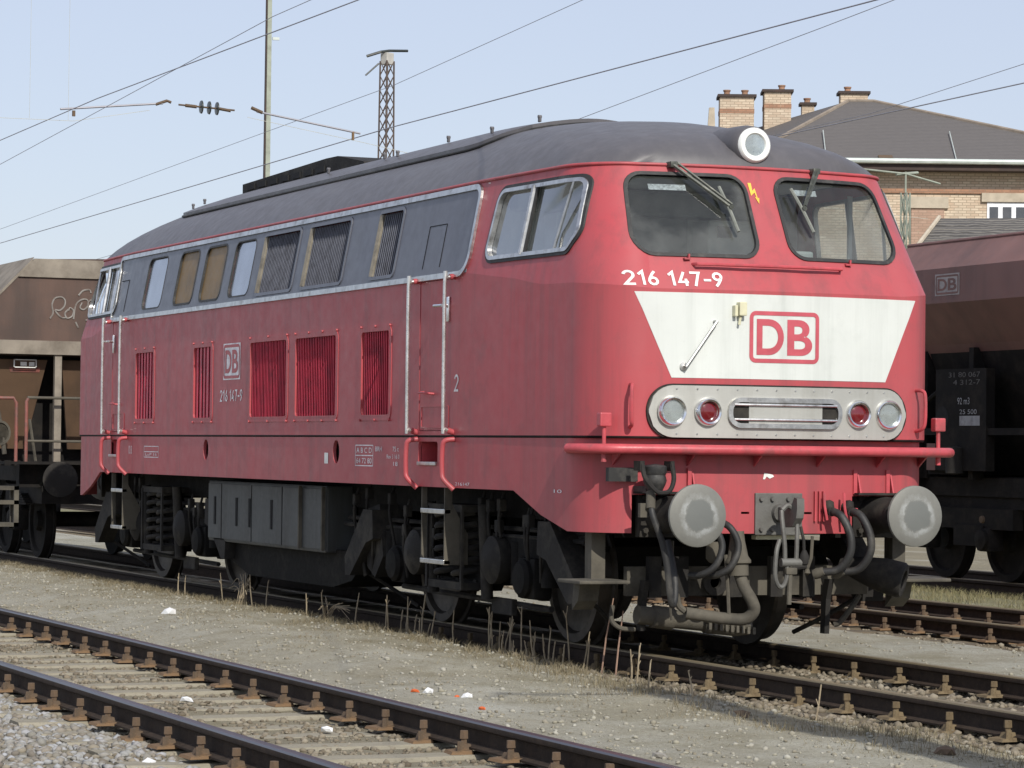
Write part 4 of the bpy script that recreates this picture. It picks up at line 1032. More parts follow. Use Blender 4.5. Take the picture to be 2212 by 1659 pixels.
for dy in (0, .13): hose([(7.55, -.66+dy, 1.0), (7.68, -.60+dy, .95), (7.72, -.55+dy, .82), (7.72, -.60+dy, .68), (7.66, -.68+dy, .61), (7.55, -.72+dy, .60)], .026)
for dy in (0, .165):
    h = hose([(7.60, .40+dy, 1.07), (7.70, .43+dy, 1.03), (7.76, .47+dy, .90), (7.76, .47+dy, .76), (7.70, .41+dy, .645), (7.62, .30+dy, .62)], .030)
    mb = MB(); y = .40+dy; mb.cyl((7.48, y, 1.10), (7.62, y, 1.06), .035, n=10); mb.lathe((7.56, y, 1.09), (0, .2, 1), [(-.05, .03), (.0, .045), (.05, .03), (.06, 0)], 10); mb.build('brake_cock', 'dark2', h, 40)
    mb = MB(); mb.tube([(7.58, y-.05, 1.20), (7.60, y-.055, 1.10), (7.62, y-.045, 1.0)], .010, 6); mb.box((7.60, y+.02, 1.075), (.05, .05, .03), None, .006); mb.build('cock_lever', 'red_trim', h, 40)
    mb = MB(); mb.lathe((7.64, .30+dy, .625), (-.5, -.5, -.3), [(-.02, .03), (.03, .042), (.06, .035), (.065, 0)], 10); mb.build('hose_coupling', 'dust', h, 40)
mb = MB()
for y in (.30, .335, .37): mb.box((7.53, y, 1.10), (.03, .012, .22))
mb.build('cock_rail', 'red_trim', LOCO)
# heating pipe with elbow
mb = MB(); mb.lathe((7.62, -.38, .90), (.05, .02, -1), [(-.02, .05), (.05, .055), (.16, .075), (.19, .095), (.21, .095), (.22, .075), (.30, .075)], 16); hp = mb.build('heating_coupler', 'dust', LOCO, 40)
mb = MB(); mb.tube([(7.64, -.37, .62), (7.68, -.35, .52), (7.71, -.30, .42), (7.70, -.28, .35), (7.66, -.33, .29), (7.60, -.45, .29), (7.55, -.60, .31), (7.52, -.74, .33)], .044, 14, smooth=5); mb.build('heating_hose', 'dust', hp, 50)
mb = MB(); mb.tube([(7.52, -.74, .34), (7.50, -.78, .38), (7.50, -.80, .45), (7.5, -.84, .54)], .024, 8, smooth=4); mb.tube([(7.55, -.86, .85), (7.56, -.87, .6), (7.52, -.86, .38), (7.50, -.84, .28)], .010, 6, smooth=4); mb.tube([(7.6, -.46, .75), (7.62, -.45, .5), (7.62, -.44, .32)], .014, 6); mb.build('drain_pipe', 'dust', hp, 40)
mb = MB(); mb.lathe((7.5, -.50, .84), (0, 0, -1), [(0, .05), (.05, .065), (.12, .065), (.15, .04), (.16, 0)], 12); mb.build('air_filter', 'dust', LOCO, 40)
# buffer-beam underside: guard beam, brackets, shaft guards
mb = MB(); mb.b2((7.02, -1.0, .43), (7.08, 1.0, .645)); gb = mb.build('guard_beam', 'dust', LOCO)
mb = MB()
for y in (-.80, -.58, -.14, .20, .47): mb.b2((7.08, y-.05, .42), (7.14, y+.05, .72))
mb.build('hanger', 'dark2', gb)
mb = MB(); mb.lathe((7.10, -.30, .53), (1, 0, 0), [(0, .10), (.03, .10), (.03, .045), (0, .04)], 18); mb.cyl((7.12, -.30, .62), (7.12, -.30, .80), .018, n=8); mb.build('towing_eye', 'dark2', gb, 40)
mb = MB(); mb.lathe((7.15, -.95, .30), (0, 1, -.12), [(0, .02), (.0, .07), (.12, .07), (.13, .085), (.28, .085), (.30, .07), (.55, .065), (.56, .08), (.80, .075), (.92, .05)], 12)
mb.tube([(7.2, -.42, .27), (7.2, -.20, .235), (7.2, -.05, .21)], .04, 8)
for k in range(9): mb.box((7.24, -.40+k*.045, .215-k*.005), (.02, .022, .05))
mb.build('brake_rigging', 'dust', LOCO, 40)
mb = MB(); mb.prism([(7.14, .55), (7.22, .55), (7.17, .40), (7.15, .14), (7.08, .14), (7.09, .40)], lambda u, v: (u, .60, v), lambda u, v: (u, .64, v)); mb.prism([(7.14, .55), (7.22, .55), (7.17, .40), (7.15, .18), (7.08, .18), (7.09, .40)], lambda u, v: (u, -.92, v), lambda u, v: (u, -.88, v)); mb.build('rail_guard', 'dark2', LOCO)
mb = MB(); mb.lathe((7.35, .92, .60), (.5, .55, -.18), [(-.28, .05), (-.1, .10), (.05, .13), (.20, .135), (.22, .12), (.22, .08), (.10, .06), (.09, 0)], 18); mb.build('air_horn', 'dark2', LOCO, 40)
mb = MB(); mb.tube([(7.05, .95, .42), (7.08, .86, .32), (7.06, .78, .22), (7.04, .74, .20)], .022, 8, smooth=4); mb.tube([(7.05, -1.10, .36), (7.08, -1.12, .26), (7.10, -1.06, .20), (7.12, -.95, .19)], .018, 8, smooth=4); mb.build('sand_pipe', 'dust', LOCO, 40)
mb = MB(); mb.tube([(7.5, .30, .88), (7.52, .28, .72), (7.5, .26, .64)], .013, 6); mb.lathe((7.5, .26, .64), (0, 0, -1), [(0, .015), (.03, .025), (.05, 0)], 8); mb.build('release_rod', 'dust', LOCO, 40)
mb = MB(); mb.add([FRONT(-.13, 1.295, .005), FRONT(-.115, 1.295, .005), FRONT(-.10, 1.315, .005), FRONT(-.075, 1.30, .005), FRONT(-.04, 1.315, .005), FRONT(-.05, 1.328, .005), FRONT(-.12, 1.342, .005)], [tuple(range(7))]); mb.build('sticker_remnant', 'letter_white', LOCO)
# ------------------------------------------------------------------ underframe
mb = MB(); mb.b2((-6.9, -1.05, .95), (6.9, 1.05, 1.16)); mb.b2((-4.9, -.55, .45), (-3.7, .55, .96)); mb.b2((3.7, -.55, .45), (4.9, .55, .96)); mb.b2((-2.3, -.9, .5), (2.3, .9, .96)); mb.build('underframe', 'dark', LOCO)
for z_, y_ in ((.86, -1.12), (.80, -1.16), (.90, 1.12)):
    mb = MB(); mb.tube([(-6.6, y_, z_), (-2.4, y_, z_+.02)], .02, 6); mb.tube([(1.4, y_, z_), (6.7, y_, z_+.01)], .02, 6); mb.build('brake_pipe', 'dark2', LOCO, 40)
mb = MB(); mb.b2((-7.15, -1.1, .88), (-6.6, 1.1, 1.15)); mb.b2((6.6, -1.1, .88), (7.15, 1.1, 1.15)); mb.build('headstock', 'dark', LOCO)
for s in (-1, 1):
    mb = MB(); mb.b2((-2.36, s*1.30-.0, .53), (1.27, s*1.0, 1.14), .02); tk = mb.build('battery_box', 'tank', LOCO)
    mb = MB()
    for x0, x1 in ((-2.33, -1.90), (-1.87, -.92), (-.89, .02), (.05, .60), (.63, 1.24)): mb.b2((x0, s*1.30, .56), (x1, s*1.312, 1.11), .004)
    mb.build('door_panel', 'tank', tk)
    mb = MB()
    for x in (-2.12, -1.40, -.98, -.30): mb.b2((x, s*1.312, .70), (x+.05, s*1.32, .98))
    mb.build('slot', 'void', tk)
    mb = MB()
    for x in (.60, 1.25): mb.b2((x, s*1.312, .55), (x+.03, s*1.345, 1.13))
    mb.build('door_strip', 'dust', tk)
mb = MB(); mb.prism([(-2.1, .56), (2.15, .56), (1.7, .30), (1.2, .22), (-1.3, .22), (-1.9, .36)], lambda u, v: (u, -1.2, v), lambda u, v: (u, 1.2, v)); mb.prism([(1.3, 1.1), (2.0, 1.1), (2.1, .5), (1.3, .5)], lambda u, v: (u, -1.0, v), lambda u, v: (u, 1.0, v)); mb.build('fuel_tank', 'dark', LOCO)
# bogies
def bogie(xc):
    mb = MB()
    for s in (-1, 1):
        P = [(-1.85, .62), (-1.7, .80), (-.55, .80), (-.42, .55), (.42, .55), (.55, .80), (1.7, .80), (1.85, .62), (1.7, .55), (.75, .55), (.55, .36), (-.55, .36), (-.75, .55), (-1.7, .55)]
        mb.prism(P, lambda u, v: (xc+u, s*1.06, v), lambda u, v: (xc+u, s*1.18, v))
    mb.b2((xc-.3, -1.06, .5), (xc+.3, 1.06, .8)); mb.b2((xc-1.85, -1.06, .58), (xc-1.75, 1.06, .76)); mb.b2((xc+1.75, -1.06, .58), (xc+1.85, 1.06, .76))
    bg_ = mb.build('bogie', 'dark', LOCO)
    for dx in (-1.4, 1.4):
        for s in (-1, 1):
            mb = MB(); y = s*.75
            mb.lathe((xc+dx, y, .5), (0, s, 0), [(-.075, .53), (-.045, .535), (-.035, .503), (.065, .495), (.068, .43), (.03, .41), (.02, .18), (.09, .14), (.09, 0)], 48); mb.build('wheel', 'tread', bg_, 35)
            mb = MB(); mb.box((xc+dx, s*1.14, .5), (.34, .16, .32), None, .03); mb.lathe((xc+dx, s*1.20, .5), (0, s, 0), [(0, .15), (.05, .15), (.08, .12), (.09, 0)], 20); mb.build('axle_box', 'dark', bg_, 35)
            for e in (-.30, .30):
                mb = MB(); mb.lathe((xc+dx+e, s*1.14, .44), (0, 0, 1), [(0, .07), (.33, .07)], 12); mb.build('guide_post', 'dark', bg_, 40)
            mb = MB(); mb.box((xc+dx-math.copysign(.62, dx), s*.78, .52), (.10, .12, .46), None, .02); mb.build('brake_shoe', 'dark2', bg_)
        mb = MB(); mb.cyl((xc+dx, -.72, .5), (xc+dx, .72, .5), .09, n=12); mb.build('axle', 'dark', bg_, 40)
    for s in (-1, 1):
        for dx in (-.19, .19):
            pts = []; turns = 6
            for k in range(turns*12+1):
                a = 2*math.pi*k/12; pts.append((xc+dx+.125*math.cos(a), s*1.20+.125*math.sin(a), .42+.56*k/(turns*12)))
            MB().tube(pts, .026, 6).build('coil_spring', 'dark2', bg_, 60)
        mb = MB(); mb.b2((xc-.38, s*1.05, .98), (xc+.38, s*1.34, 1.04)); mb.b2((xc-.38, s*1.05, .36), (xc+.38, s*1.34, .42)); mb.b2((xc-.40, s*1.33, .36), (xc-.36, s*1.35, 1.02)); mb.b2((xc+.36, s*1.33, .36), (xc+.40, s*1.35, 1.02)); mb.build('spring_seat', 'dark2', bg_)
        for dx in (-.95, .95):
            mb = MB(); mb.lathe((xc+dx*.9, s*1.16, .62), (0, s, 0), [(0, .17), (.05, .19), (.12, .19), (.16, .13), (.18, 0)], 20); mb.build('brake_cylinder', 'dark2', bg_, 35)
            mb = MB(); mb.cyl((xc+dx*.62, s*1.2, .30), (xc+dx*.62, s*1.24, 1.05), .05, n=10); mb.build('damper', 'dark2', bg_, 40)
        for e in (-1, 1):
            mb = MB(); mb.prism([(1.82, .95), (2.05, .95), (2.52, .52), (2.50, .36), (2.38, .36), (1.98, .66), (1.80, .70)], lambda u, v: (xc+e*u, s*1.12, v), lambda u, v: (xc+e*u, s*1.30, v)); mb.build('sand_box', 'dark2', bg_)
            mb = MB(); mb.tube([(xc+e*2.42, s*1.15, .40), (xc+e*2.25, s*.9, .22), (xc+e*2.02, s*.78, .10)], .018, 6, smooth=4); mb.build('sand_pipe', 'dark2', bg_, 40)
        mb = MB(); mb.box((xc+.62*s*0+.75, s*1.12, .25), (.42, .05, .13), None, .01); mb.tube([(xc-1.6, s*1.08, .30), (xc+1.6, s*1.08, .27)], .025, 6); mb.build('brake_rod', 'dark2', bg_)
    return bg_
bogie(4.3); bogie(-4.3)
mb = MB(); mb.prism([(2.12, .95), (2.45, 1.0), (2.55, .55), (2.35, .36), (2.15, .45)], lambda u, v: (u, -1.22, v), lambda u, v: (u, -1.0, v)); mb.build('gear_cover', 'dark2', LOCO)
rnd = random.Random(3)
for k in range(30):
    mb = MB(); x = rnd.choice((-6.2, -5.2, -3.4, -3.1, -2.7, 1.5, 1.9, 2.3, 2.8, 3.2, 3.6, 5.0, 5.4, 5.8, 6.2))+rnd.uniform(-.2, .2); z = rnd.uniform(.75, 1.1)
    mb.tube([(x, -1.2, z+.1), (x+.02, -1.25, z-.1), (x+rnd.uniform(-.1, .1), -1.2, z-.4)], .014, 6, smooth=4); mb.box((x, -1.22, z), (.07, .06, .10), None, .01); mb.build('pipe_fitting', 'dark2', LOCO)
# ------------------------------------------------------------------ cab interior
for e in (1, -1):
    mb = MB(); mb.b2((e*5.20, -1.36, 1.75), (e*5.24, 1.36, 3.58)); cw = mb.build('cab_rear_wall', 'cab', LOCO)
    mb = MB()
    for y0, y1, z0, z1, h in ((-.9, -.35, 2.0, 3.35, .25), (.40, .95, 2.1, 3.34, .3)): mb.b2((e*5.24, y0, z0), (e*(5.24+h), y1, z1), .015)
    mb.build('equipment_cabinet', 'cab', cw)
    mb = MB(); mb.b2((e*5.25, -.25, 1.8), (e*5.26, .35, 3.4)); mb.build('engine_room_door', 'cab_dark', cw)
    mb = MB(); mb.b2((e*5.545, .48, 3.20), (e*5.555, .60, 3.29)); mb.build('notice_plate', 'seat', cw)
    mb = MB(); mb.b2((e*5.25, -1.2, 3.36), (e*5.42, 1.2, 3.56), .02); mb.build('light_fitting', 'cab_dark', cw)
    mb = MB(); mb.b2((e*5.2, -1.38, 1.70), (e*7.2, 1.38, 1.75)); mb.build('cab_floor', 'cab_dark', LOCO)
    mb = MB(); mb.b2((e*5.26, -1.10, 3.575), (e*6.3, 1.10, 3.585)); mb.build('cab_ceiling', 'cab', LOCO)
    mb = MB(); mb.prism([(6.75, 2.0), (7.38, 2.0), (7.38, 2.84), (7.2, 2.88), (6.75, 2.74)], lambda u, v: (e*u, -1.15, v), lambda u, v: (e*u, 1.15, v)); dk = mb.build('driver_desk', 'cab_dark', LOCO)
    mb = MB(); mb.box((e*7.05, .35, 2.93), (.12, .3, .14), None, .02); mb.cyl((e*6.95, .1, 2.8), (e*6.95, .1, 2.98), .015, n=8); mb.lathe((e*6.95, .55, 2.85), (-.3*e, 0, 1), [(0, .16), (.02, .16), (.02, .14), (0, .14)], 20); mb.build('desk_controls', 'cab_dark', dk)
    for y in (.62,):
        mb = MB(); mb.box((e*6.1, y, 2.25), (.45, .45, .10), None, .03); mb.box((e*5.86, y, 2.55), (.10, .40, .5), None, .03); mb.cyl((e*6.1, y, 1.75), (e*6.1, y, 2.2), .05, n=10); mb.build('driver_seat', 'seat', LOCO)
    for y0, y1, z in ((-.86, -.58, 3.43), (.29, .50, 3.43)):
        mb = MB(); mb.add([(e*front_x(u, v, -.024), u, v) for u, v in ((y0, z-.022), (y1, z-.022), (y1, z+.022), (y0, z+.022))], [(0, 1, 2, 3)]); mb.build('windscreen_sticker', 'grey_sticker', LOCO)
    for y in (-1.15, 1.1):
        mb = MB(); mb.box((e*6.62, y*.98, 3.2), (.03, .03, .55)); mb.build('window_post', 'cab', LOCO)
mb = MB(); mb.prism([(-1.38, 1.7), (1.38, 1.7), (1.38, 2.8), (1.2, 3.58), (-1.2, 3.58), (-1.38, 2.8)], lambda u, v: (-5.15, u, v), lambda u, v: (5.15, u, v)); mb.build('engine_room', 'void', LOCO)
# ------------------------------------------------------------------ hopper wagons
M['wagon_brown'] = worn('wagon_rust_brown', (.088, .053, .040, 1), (.045, .033, .028, 1), .55, .7, 0, 2.5, .2, streak=True, var=.2)
M['wagon_red'] = worn('wagon_red_brown', (.185, .095, .082, 1), (.11, .062, .055, 1), .45, .6, 0, 2, .15, streak=True, var=.12)
M['wagon_beige'] = worn('wagon_dusty_beige', (.235, .205, .165, 1), (.12, .098, .075, 1), .5, .8, 0, 4, .2, var=.15)
M['wagon_dark'] = worn('wagon_chassis_black', (.014, .013, .0125, 1), (.035, .03, .025, 1), .45, .8, 0, 5, .3, spec=.15)
M['chute'] = worn('chute_brown', (.105, .062, .035, 1), (.055, .036, .024, 1), .5, .75, 0, 3, .2, streak=True)
M['rail_red'] = worn('wagon_handrail_red', (.22, .075, .06, 1), (.11, .08, .065, 1), .5, .6, 0, 12)
M['grey_mark'] = worn('faded_grey_marking', (.34, .31, .30, 1), (.2, .15, .14, 1), .4, .6, 0, 10, 0)
M['dim_mark'] = worn('dirty_marking', (.12, .115, .11, 1), (.05, .045, .04, 1), .5, .7, 0, 16, 0)
M['pale_mark'] = worn('pale_marking', (.32, .33, .34, 1), (.12, .11, .11, 1), .35, .6, 0, 10, 0)
M['graffiti'] = worn('graffiti_white', (.25, .235, .215, 1), (.12, .09, .075, 1), .55, .6, 0, 14, 0)
def wagon(label, xa, xb, yc, sec, body_mat, cap_mat):
    t = empty('hopper_wagon', (0, yc, 0)); tag(t, label, 'wagon')
    full = sec+[(-y, z) for y, z in reversed(sec) if y > 1e-4]
    mb = MB(); mb.prism(full, lambda u, v: (xa, u, v), lambda u, v: (xb, u, v)); bd_ = mb.build('hopper_body', body_mat, t)
    # frame, wheels
    mb = MB()
    for s in (-1, 1): mb.b2((xa+.2, s*.95, 1.0), (xb-.2, s*1.08, 1.22))
    for x in (xa+.2, xb-.2): mb.b2((x-.08, -1.28, .93), (x+.08, 1.28, 1.25))
    mb.b2((xa+.2, -1.0, 1.18), (xb-.2, 1.0, 1.23)); fr = mb.build('chassis', 'wagon_dark', t)
    for e, x in ((-1, xa+.2), (1, xb-.2)):
        for s in (-1, 1):
            mb = MB(); mb.lathe((x+e*.08, s*.88, 1.04), (e, 0, 0), [(0, .16), (.05, .12), (.42, .11), (.43, .08), (.53, .08)], 18); bf = mb.build('buffer', 'dark', t, 40)
            mb = MB(); mb.lathe((x+e*.62, s*.88, 1.04), (e, 0, 0), [(-.02, .10), (-.015, .225), (.0, .225), (.012, .15), (.016, 0)], 28); mb.build('buffer_head', 'dark2', bf, 40)
    return t, bd_, fr
def wagon_wheels(t, xs, yw=.75):
    for x in xs:
        mb = MB(); mb.cyl((x, -.72, .48), (x, .72, .48), .08, n=10); ax = mb.build('axle', 'wagon_dark', t, 40)
        for s in (-1, 1):
            mb = MB(); mb.lathe((x, s*yw, .48), (0, s, 0), [(-.07, .51), (-.04, .515), (-.03, .485), (.06, .477), (.06, .40), (.02, .38), (.02, .14), (.08, .12), (.08, 0)], 36); mb.build('wheel', 'wagon_dark', ax, 35)
            mb = MB(); mb.box((x, s*1.05, .50), (.30, .2, .28), None, .04); mb.lathe((x, s*1.15, .50), (0, s, 0), [(0, .12), (.04, .12), (.06, 0)], 16); mb.build('axle_box', 'wagon_dark', ax, 35)
            mb = MB()
            for k in range(5): mb.b2((x-.55+.07*k, s*.98, .70+.03*k), (x+.55-.07*k, s*1.10, .725+.03*k))
            mb.build('leaf_spring', 'wagon_dark', ax)
# left wagon, behind the locomotive
secL = [(1.15, 2.62), (1.60, 2.64), (1.60, 3.36), (1.14, 3.84), (0, 3.88)]
xb = -10.55
WL, bodyL, frL = wagon('rusty brown hopper wagon with pale graffiti behind the locomotive', -21.0, xb, 0.0, secL, 'wagon_brown', 'wagon_beige')
mb = MB(); mb.prism([(-1.36, 3.61), (1.36, 3.61), (1.155, 3.845), (-1.155, 3.845)], lambda u, v: (xb-.02, u, v), lambda u, v: (xb+.03, u, v)); mb.build('top_flange', 'wagon_beige', WL)
mb = MB(); mb.prism([(-1.20, 3.78), (-1.16, 3.865), (-1.62, 3.385), (-1.66, 3.30)], lambda u, v: (-21, u, v), lambda u, v: (xb+.012, u, v)); mb.build('roof_slope', 'wagon_beige', WL)
mb = MB(); mb.b2((xb-.02, -1.62, 2.625), (xb+.06, 1.62, 2.80)); mb.build('end_beam', 'wagon_beige', WL)
for y0, y1, yb0, yb1 in ((-1.58, -.93, -1.45, -1.12), (-.74, .74, -.55, .55), (.93, 1.58, 1.12, 1.45)):
    mb = MB(); V8 = [(xb-.15, y0, 2.56), (xb-.15, y1, 2.56), (xb-.55, yb1, 1.42), (xb-.55, yb0, 1.42)]; V8 += [(x-.05, y, z) for x, y, z in V8]
    mb.add(V8, [(0, 1, 2, 3), (7, 6, 5, 4), (0, 4, 5, 1), (1, 5, 6, 2), (2, 6, 7, 3), (3, 7, 4, 0)]); mb.build('chute', 'chute', WL)
for y in (-.83, .83):
    mb = MB(); mb.b2((xb-.05, y-.045, 1.23), (xb+.03, y+.045, 2.63)); mb.build('post', 'wagon_beige', WL)
mb = MB(); mb.add([(xb-.165, -1.44, 2.54), (xb-.165, -1.0, 2.54), (xb-.20, -1.02, 2.40), (xb-.20, -1.40, 2.40)], [(0, 1, 2, 3)]); mb.build('red_patch', 'rail_red', WL)
mb = MB(); x = xb-.145
for a, b, c, e in ((-1.37, -1.07, 2.55, 2.562), (-1.37, -1.07, 2.455, 2.467), (-1.37, -1.355, 2.455, 2.56), (-1.085, -1.07, 2.455, 2.56), (-1.28, -1.20, 2.48, 2.53), (-1.17, -1.10, 2.48, 2.53)): mb.b2((x, a, c), (x+.006, b, e))
mb.build('label_frame', 'letter_white', WL)
mb = MB(); mb.b2((xb-.1, -1.55, 1.225), (xb+.22, 1.55, 1.26)); mb.build('end_platform', 'wagon_dark', WL)
mb = MB(); mb.tube([(xb+.18, -1.62, 2.06), (xb+.18, -1.44, 2.06), (xb+.18, -1.40, 2.0), (xb+.18, -1.40, 1.24)], .022, 8); mb.tube([(xb+.18, -1.27, 1.24), (xb+.18, -1.27, 2.02), (xb+.18, -1.25, 2.06)], .022, 8); mb.build('handrail', 'rail_red', WL, 40)
mb = MB(); mb.tube([(xb+.18, -1.26, 2.07), (xb+.18, 1.3, 2.07)], .018, 8); mb.tube([(xb+.18, -1.27, 1.52), (xb+.18, 1.3, 1.52)], .016, 8); mb.build('guard_rail', 'dust', WL, 40)
mb = MB(); mb.tube([(xb+.02, -1.6, 1.9), (xb+.05, -1.55, 1.6), (xb+.08, -1.52, 1.35)], .03, 8, smooth=3); mb.lathe((xb+.1, -1.60, 1.62), (1, .3, 0), [(0, .16), (.02, .16), (.02, .13), (0, .13)], 20); mb.tube([(xb-.2, -1.05, 1.26), (xb-.15, -1.15, 1.80)], .02, 6); mb.build('brake_gear', 'dust', WL, 40)
mb = MB()
for z in (.44, .72): mb.b2((xb+.05, -1.68, z), (xb+.30, -1.38, z+.05))
mb.b2((xb+.25, -1.44, .44), (xb+.30, -1.38, .95)); mb.b2((xb+.05, -1.44, .44), (xb+.10, -1.38, .95)); mb.b2((xb+.05, -1.68, .9), (xb+.30, -1.38, .95)); mb.build('corner_step', 'dust', WL)
mb = MB(); mb.b2((xb-1.3, -1.45, 1.2), (xb-.75, 1.45, 2.64)); mb.build('hopper_bulkhead', 'wagon_dark', WL)
mb = MB(); mb.b2((-12.6, -1.0, .72), (-10.6, 1.0, .95)); mb.b2((-12.8, -.55, .9), (-11, .55, 1.2)); mb.build('running_gear', 'wagon_dark', WL)
wagon_wheels(WL, (-11.6, -13.4, -18.4, -20.1))
def gz(p): return (xb+.004, -1.60+.00187*p[0], 4.058-.0018*p[1])
mb = MB()
for st in ([(352, 540), (372, 500), (365, 440), (385, 395), (430, 385), (455, 410), (450, 450), (420, 480), (385, 480), (430, 530), (470, 530)],
           [(480, 470), (455, 500), (470, 535), (505, 520), (515, 480), (490, 460), (480, 480)], [(515, 540), (530, 440), (570, 400), (610, 400), (615, 440), (585, 470), (560, 455), (575, 420)],
           [(620, 470), (615, 420), (650, 395), (700, 395), (722, 430), (700, 475), (655, 490), (630, 460)], [(548, 370), (580, 335), (625, 328), (635, 350)], [(680, 355), (710, 330), (740, 318), (745, 345)],
           [(670, 455), (680, 458)], [(530, 560), (550, 600)], [(600, 545), (650, 540), (670, 560)]):
    mb.tube([gz(p) for p in st], .011, 5, smooth=4)
mb.build('graffiti', 'graffiti', WL)
# right wagon, farther track
secR = [(.95, 2.45), (1.16, 2.80), (1.50, 3.27), (1.50, 3.68), (1.16, 4.02), (.98, 4.05), (0, 4.10)]
xa = -4.92
WR, bodyR, frR = wagon('dark red brown hopper wagon standing right of the locomotive on the far track', xa, 5.2, 9.5, secR, 'wagon_red', 'wagon_beige')
mb = MB(); mb.tube([(xa, -1.15, 4.03), (5.2, -1.15, 4.03)], .025, 8); mb.build('roof_rim', 'wagon_red', WR, 40)
SR = lambda u, v: Vector((u, -1.504, v))
mb = MB(); mb.add([SR(-3.70, 3.355), SR(-3.15, 3.355), SR(-3.15, 3.61), SR(-3.70, 3.61)], [(0, 1, 2, 3)]); lg = mb.build('logo_patch', 'grey_mark', WR)
mb = MB(); logo(mb, lambda u, v: Vector((u, -1.507, v)), -3.68, -3.17, 3.37, 3.595, .022); mb.build('logo', 'wagon_red', lg)
# dark lower hopper and gear
mb = MB(); mb.prism([(-1.12, 2.75), (1.12, 2.75), (.55, 1.25), (-.55, 1.25)], lambda u, v: (xa+.45, u, v), lambda u, v: (4.0, u, v)); mb.build('lower_hopper', 'wagon_dark', WR)
mb = MB(); mb.b2((xa+.12, -1.12, 1.2), (xa+.42, 1.12, 2.82)); mb.build('end_bulkhead', 'wagon_dark', WR)
mb = MB()
for x in (xa+.25, xa+1.5, -1.9, .2):
    mb.b2((x, -1.2, 1.2), (x+.10, -1.05, 2.75)); mb.b2((x, 1.05, 1.2), (x+.10, 1.2, 2.75))
mb.b2((xa+.2, -1.24, 1.72), (5, -1.16, 1.80)); mb.b2((xa+.2, 1.16, 1.72), (5, 1.24, 1.80)); mb.b2((xa+.5, -1.15, 1.25), (xa+1.2, -1.0, 1.62)); mb.tube([(xa+.3, -1.22, 2.0), (xa+1.1, -1.22, 2.35)], .03, 6)
mb.build('side_frame', 'wagon_dark', WR)
mb = MB(); mb.b2((xa+.55, -1.20, 1.30), (xa+1.0, -1.16, 1.62)); mb.build('brown_box', 'wagon_red', WR)
mb = MB(); mb.lathe((xa+1.35, -1.28, 1.42), (0, 0, 1), [(-.16, 0), (-.15, .12), (.15, .12), (.17, 0)], 14); mb.build('air_reservoir', 'dark2', WR, 40)
mb = MB(); SQ = lambda u, v: Vector((u, -1.264, v)); text_fit(mb, '31 80 067', SQ, xa+1.15, xa+1.85, 2.40, 2.46); text_fit(mb, '4 312-7', SQ, xa+1.25, xa+1.85, 2.31, 2.37); mb.build('number_panel', 'dim_mark', WR)
mb = MB(); mb.b2((xa+.85, -1.26, 1.30), (xa+1.98, -1.14, 2.50)); plR = mb.build('side_plate', 'wagon_dark', WR)
mb = MB(); SP = lambda u, v: Vector((u, -1.264, v)); text_fit(mb, '92 m3', SP, xa+1.35, xa+1.62, 2.08, 2.16); text_fit(mb, '25 500', SP, xa+1.40, xa+1.78, 1.965, 2.02)
mb.add([SP(xa+1.40, 1.83), SP(xa+1.85, 1.83), SP(xa+1.85, 1.945), SP(xa+1.40, 1.945)], [(0, 1, 2, 3)]); mb.build('data_panel', 'pale_mark', plR)
mb = MB(); mb.lathe((xa+1.0, -1.255, 1.92), (0, -1, 0), [(0, .14), (.006, .14), (.006, 0)], 18); mb.build('round_opening', 'void', plR)
mb = MB(); mb.b2((xa+.45, -1.12, .62), (xa+2.35, -.98, .86)); mb.b2((xa+1.1, -1.15, .42), (xa+1.75, -.95, .66)); mb.b2((xa+.3, -1.05, .86), (xa+2.6, 1.05, 1.05)); mb.build('bogie_frame', 'wagon_dark', WR)
wagon_wheels(WR, (xa+.35, xa+1.75, 3.4, 4.8))
mb = MB(); mb.lathe((xa+1.95, -1.27, .74), (0, -1, 0), [(0, .045), (.03, .04), (.035, 0)], 12); mb.build('tail_disc', 'rust_clamp', WR, 40)

# ------------------------------------------------------------------ brick building far behind
def brick_mat(name, c1, c2, mortar):
    N = Nodes(name); sp = N.n('ShaderNodeSeparateXYZ'); N.l(N.tc.outputs['Object'], sp.inputs[0])
    cb = N.n('ShaderNodeCombineXYZ'); N.l(N.math('ADD', sp.outputs[0], sp.outputs[1]), cb.inputs[0]); N.l(sp.outputs[2], cb.inputs[1])
    b = N.n('ShaderNodeTexBrick'); N.l(cb.outputs[0], b.inputs[0]); b.inputs['Scale'].default_value = 1; b.inputs['Brick Width'].default_value = .26; b.inputs['Row Height'].default_value = .085; b.inputs['Mortar Size'].default_value = .012
    b.inputs['Color1'].default_value = c1; b.inputs['Color2'].default_value = c2; b.inputs['Mortar'].default_value = mortar; b.inputs['Bias'].default_value = -.1
    c = N.mix(N.ramp(N.noise(1.3, 5, .65), (.45, 0.), (.7, .6)), b.outputs[0], tuple(x*.62 for x in c1[:3])+(1,))
    c = N.mix(N.ramp(N.noise(9, 4, .7), (.58, 0.), (.72, .6)), c, (.42, .36, .26, 1))
    N.bump(b.outputs['Fac'], -.4, .02); return N.set(c, .9, 0, 0, .2)
M['brick'] = brick_mat('tan_brick', lin(210, 194, 172), lin(190, 168, 146), lin(160, 145, 126))
M['brick_red'] = brick_mat('brown_brick', lin(172, 132, 108), lin(152, 116, 96), lin(140, 116, 98))
M['brick_blind'] = brick_mat('infill_brick', lin(184, 156, 138), lin(172, 142, 124), lin(152, 130, 114))
N = Nodes('slate_roof'); wv = N.n('ShaderNodeTexWave'); wv.bands_direction = 'Z'; wv.inputs['Scale'].default_value = 5; wv.inputs['Distortion'].default_value = 1.2; wv.inputs['Detail'].default_value = 2; N.l(N.coord(), wv.inputs[0])
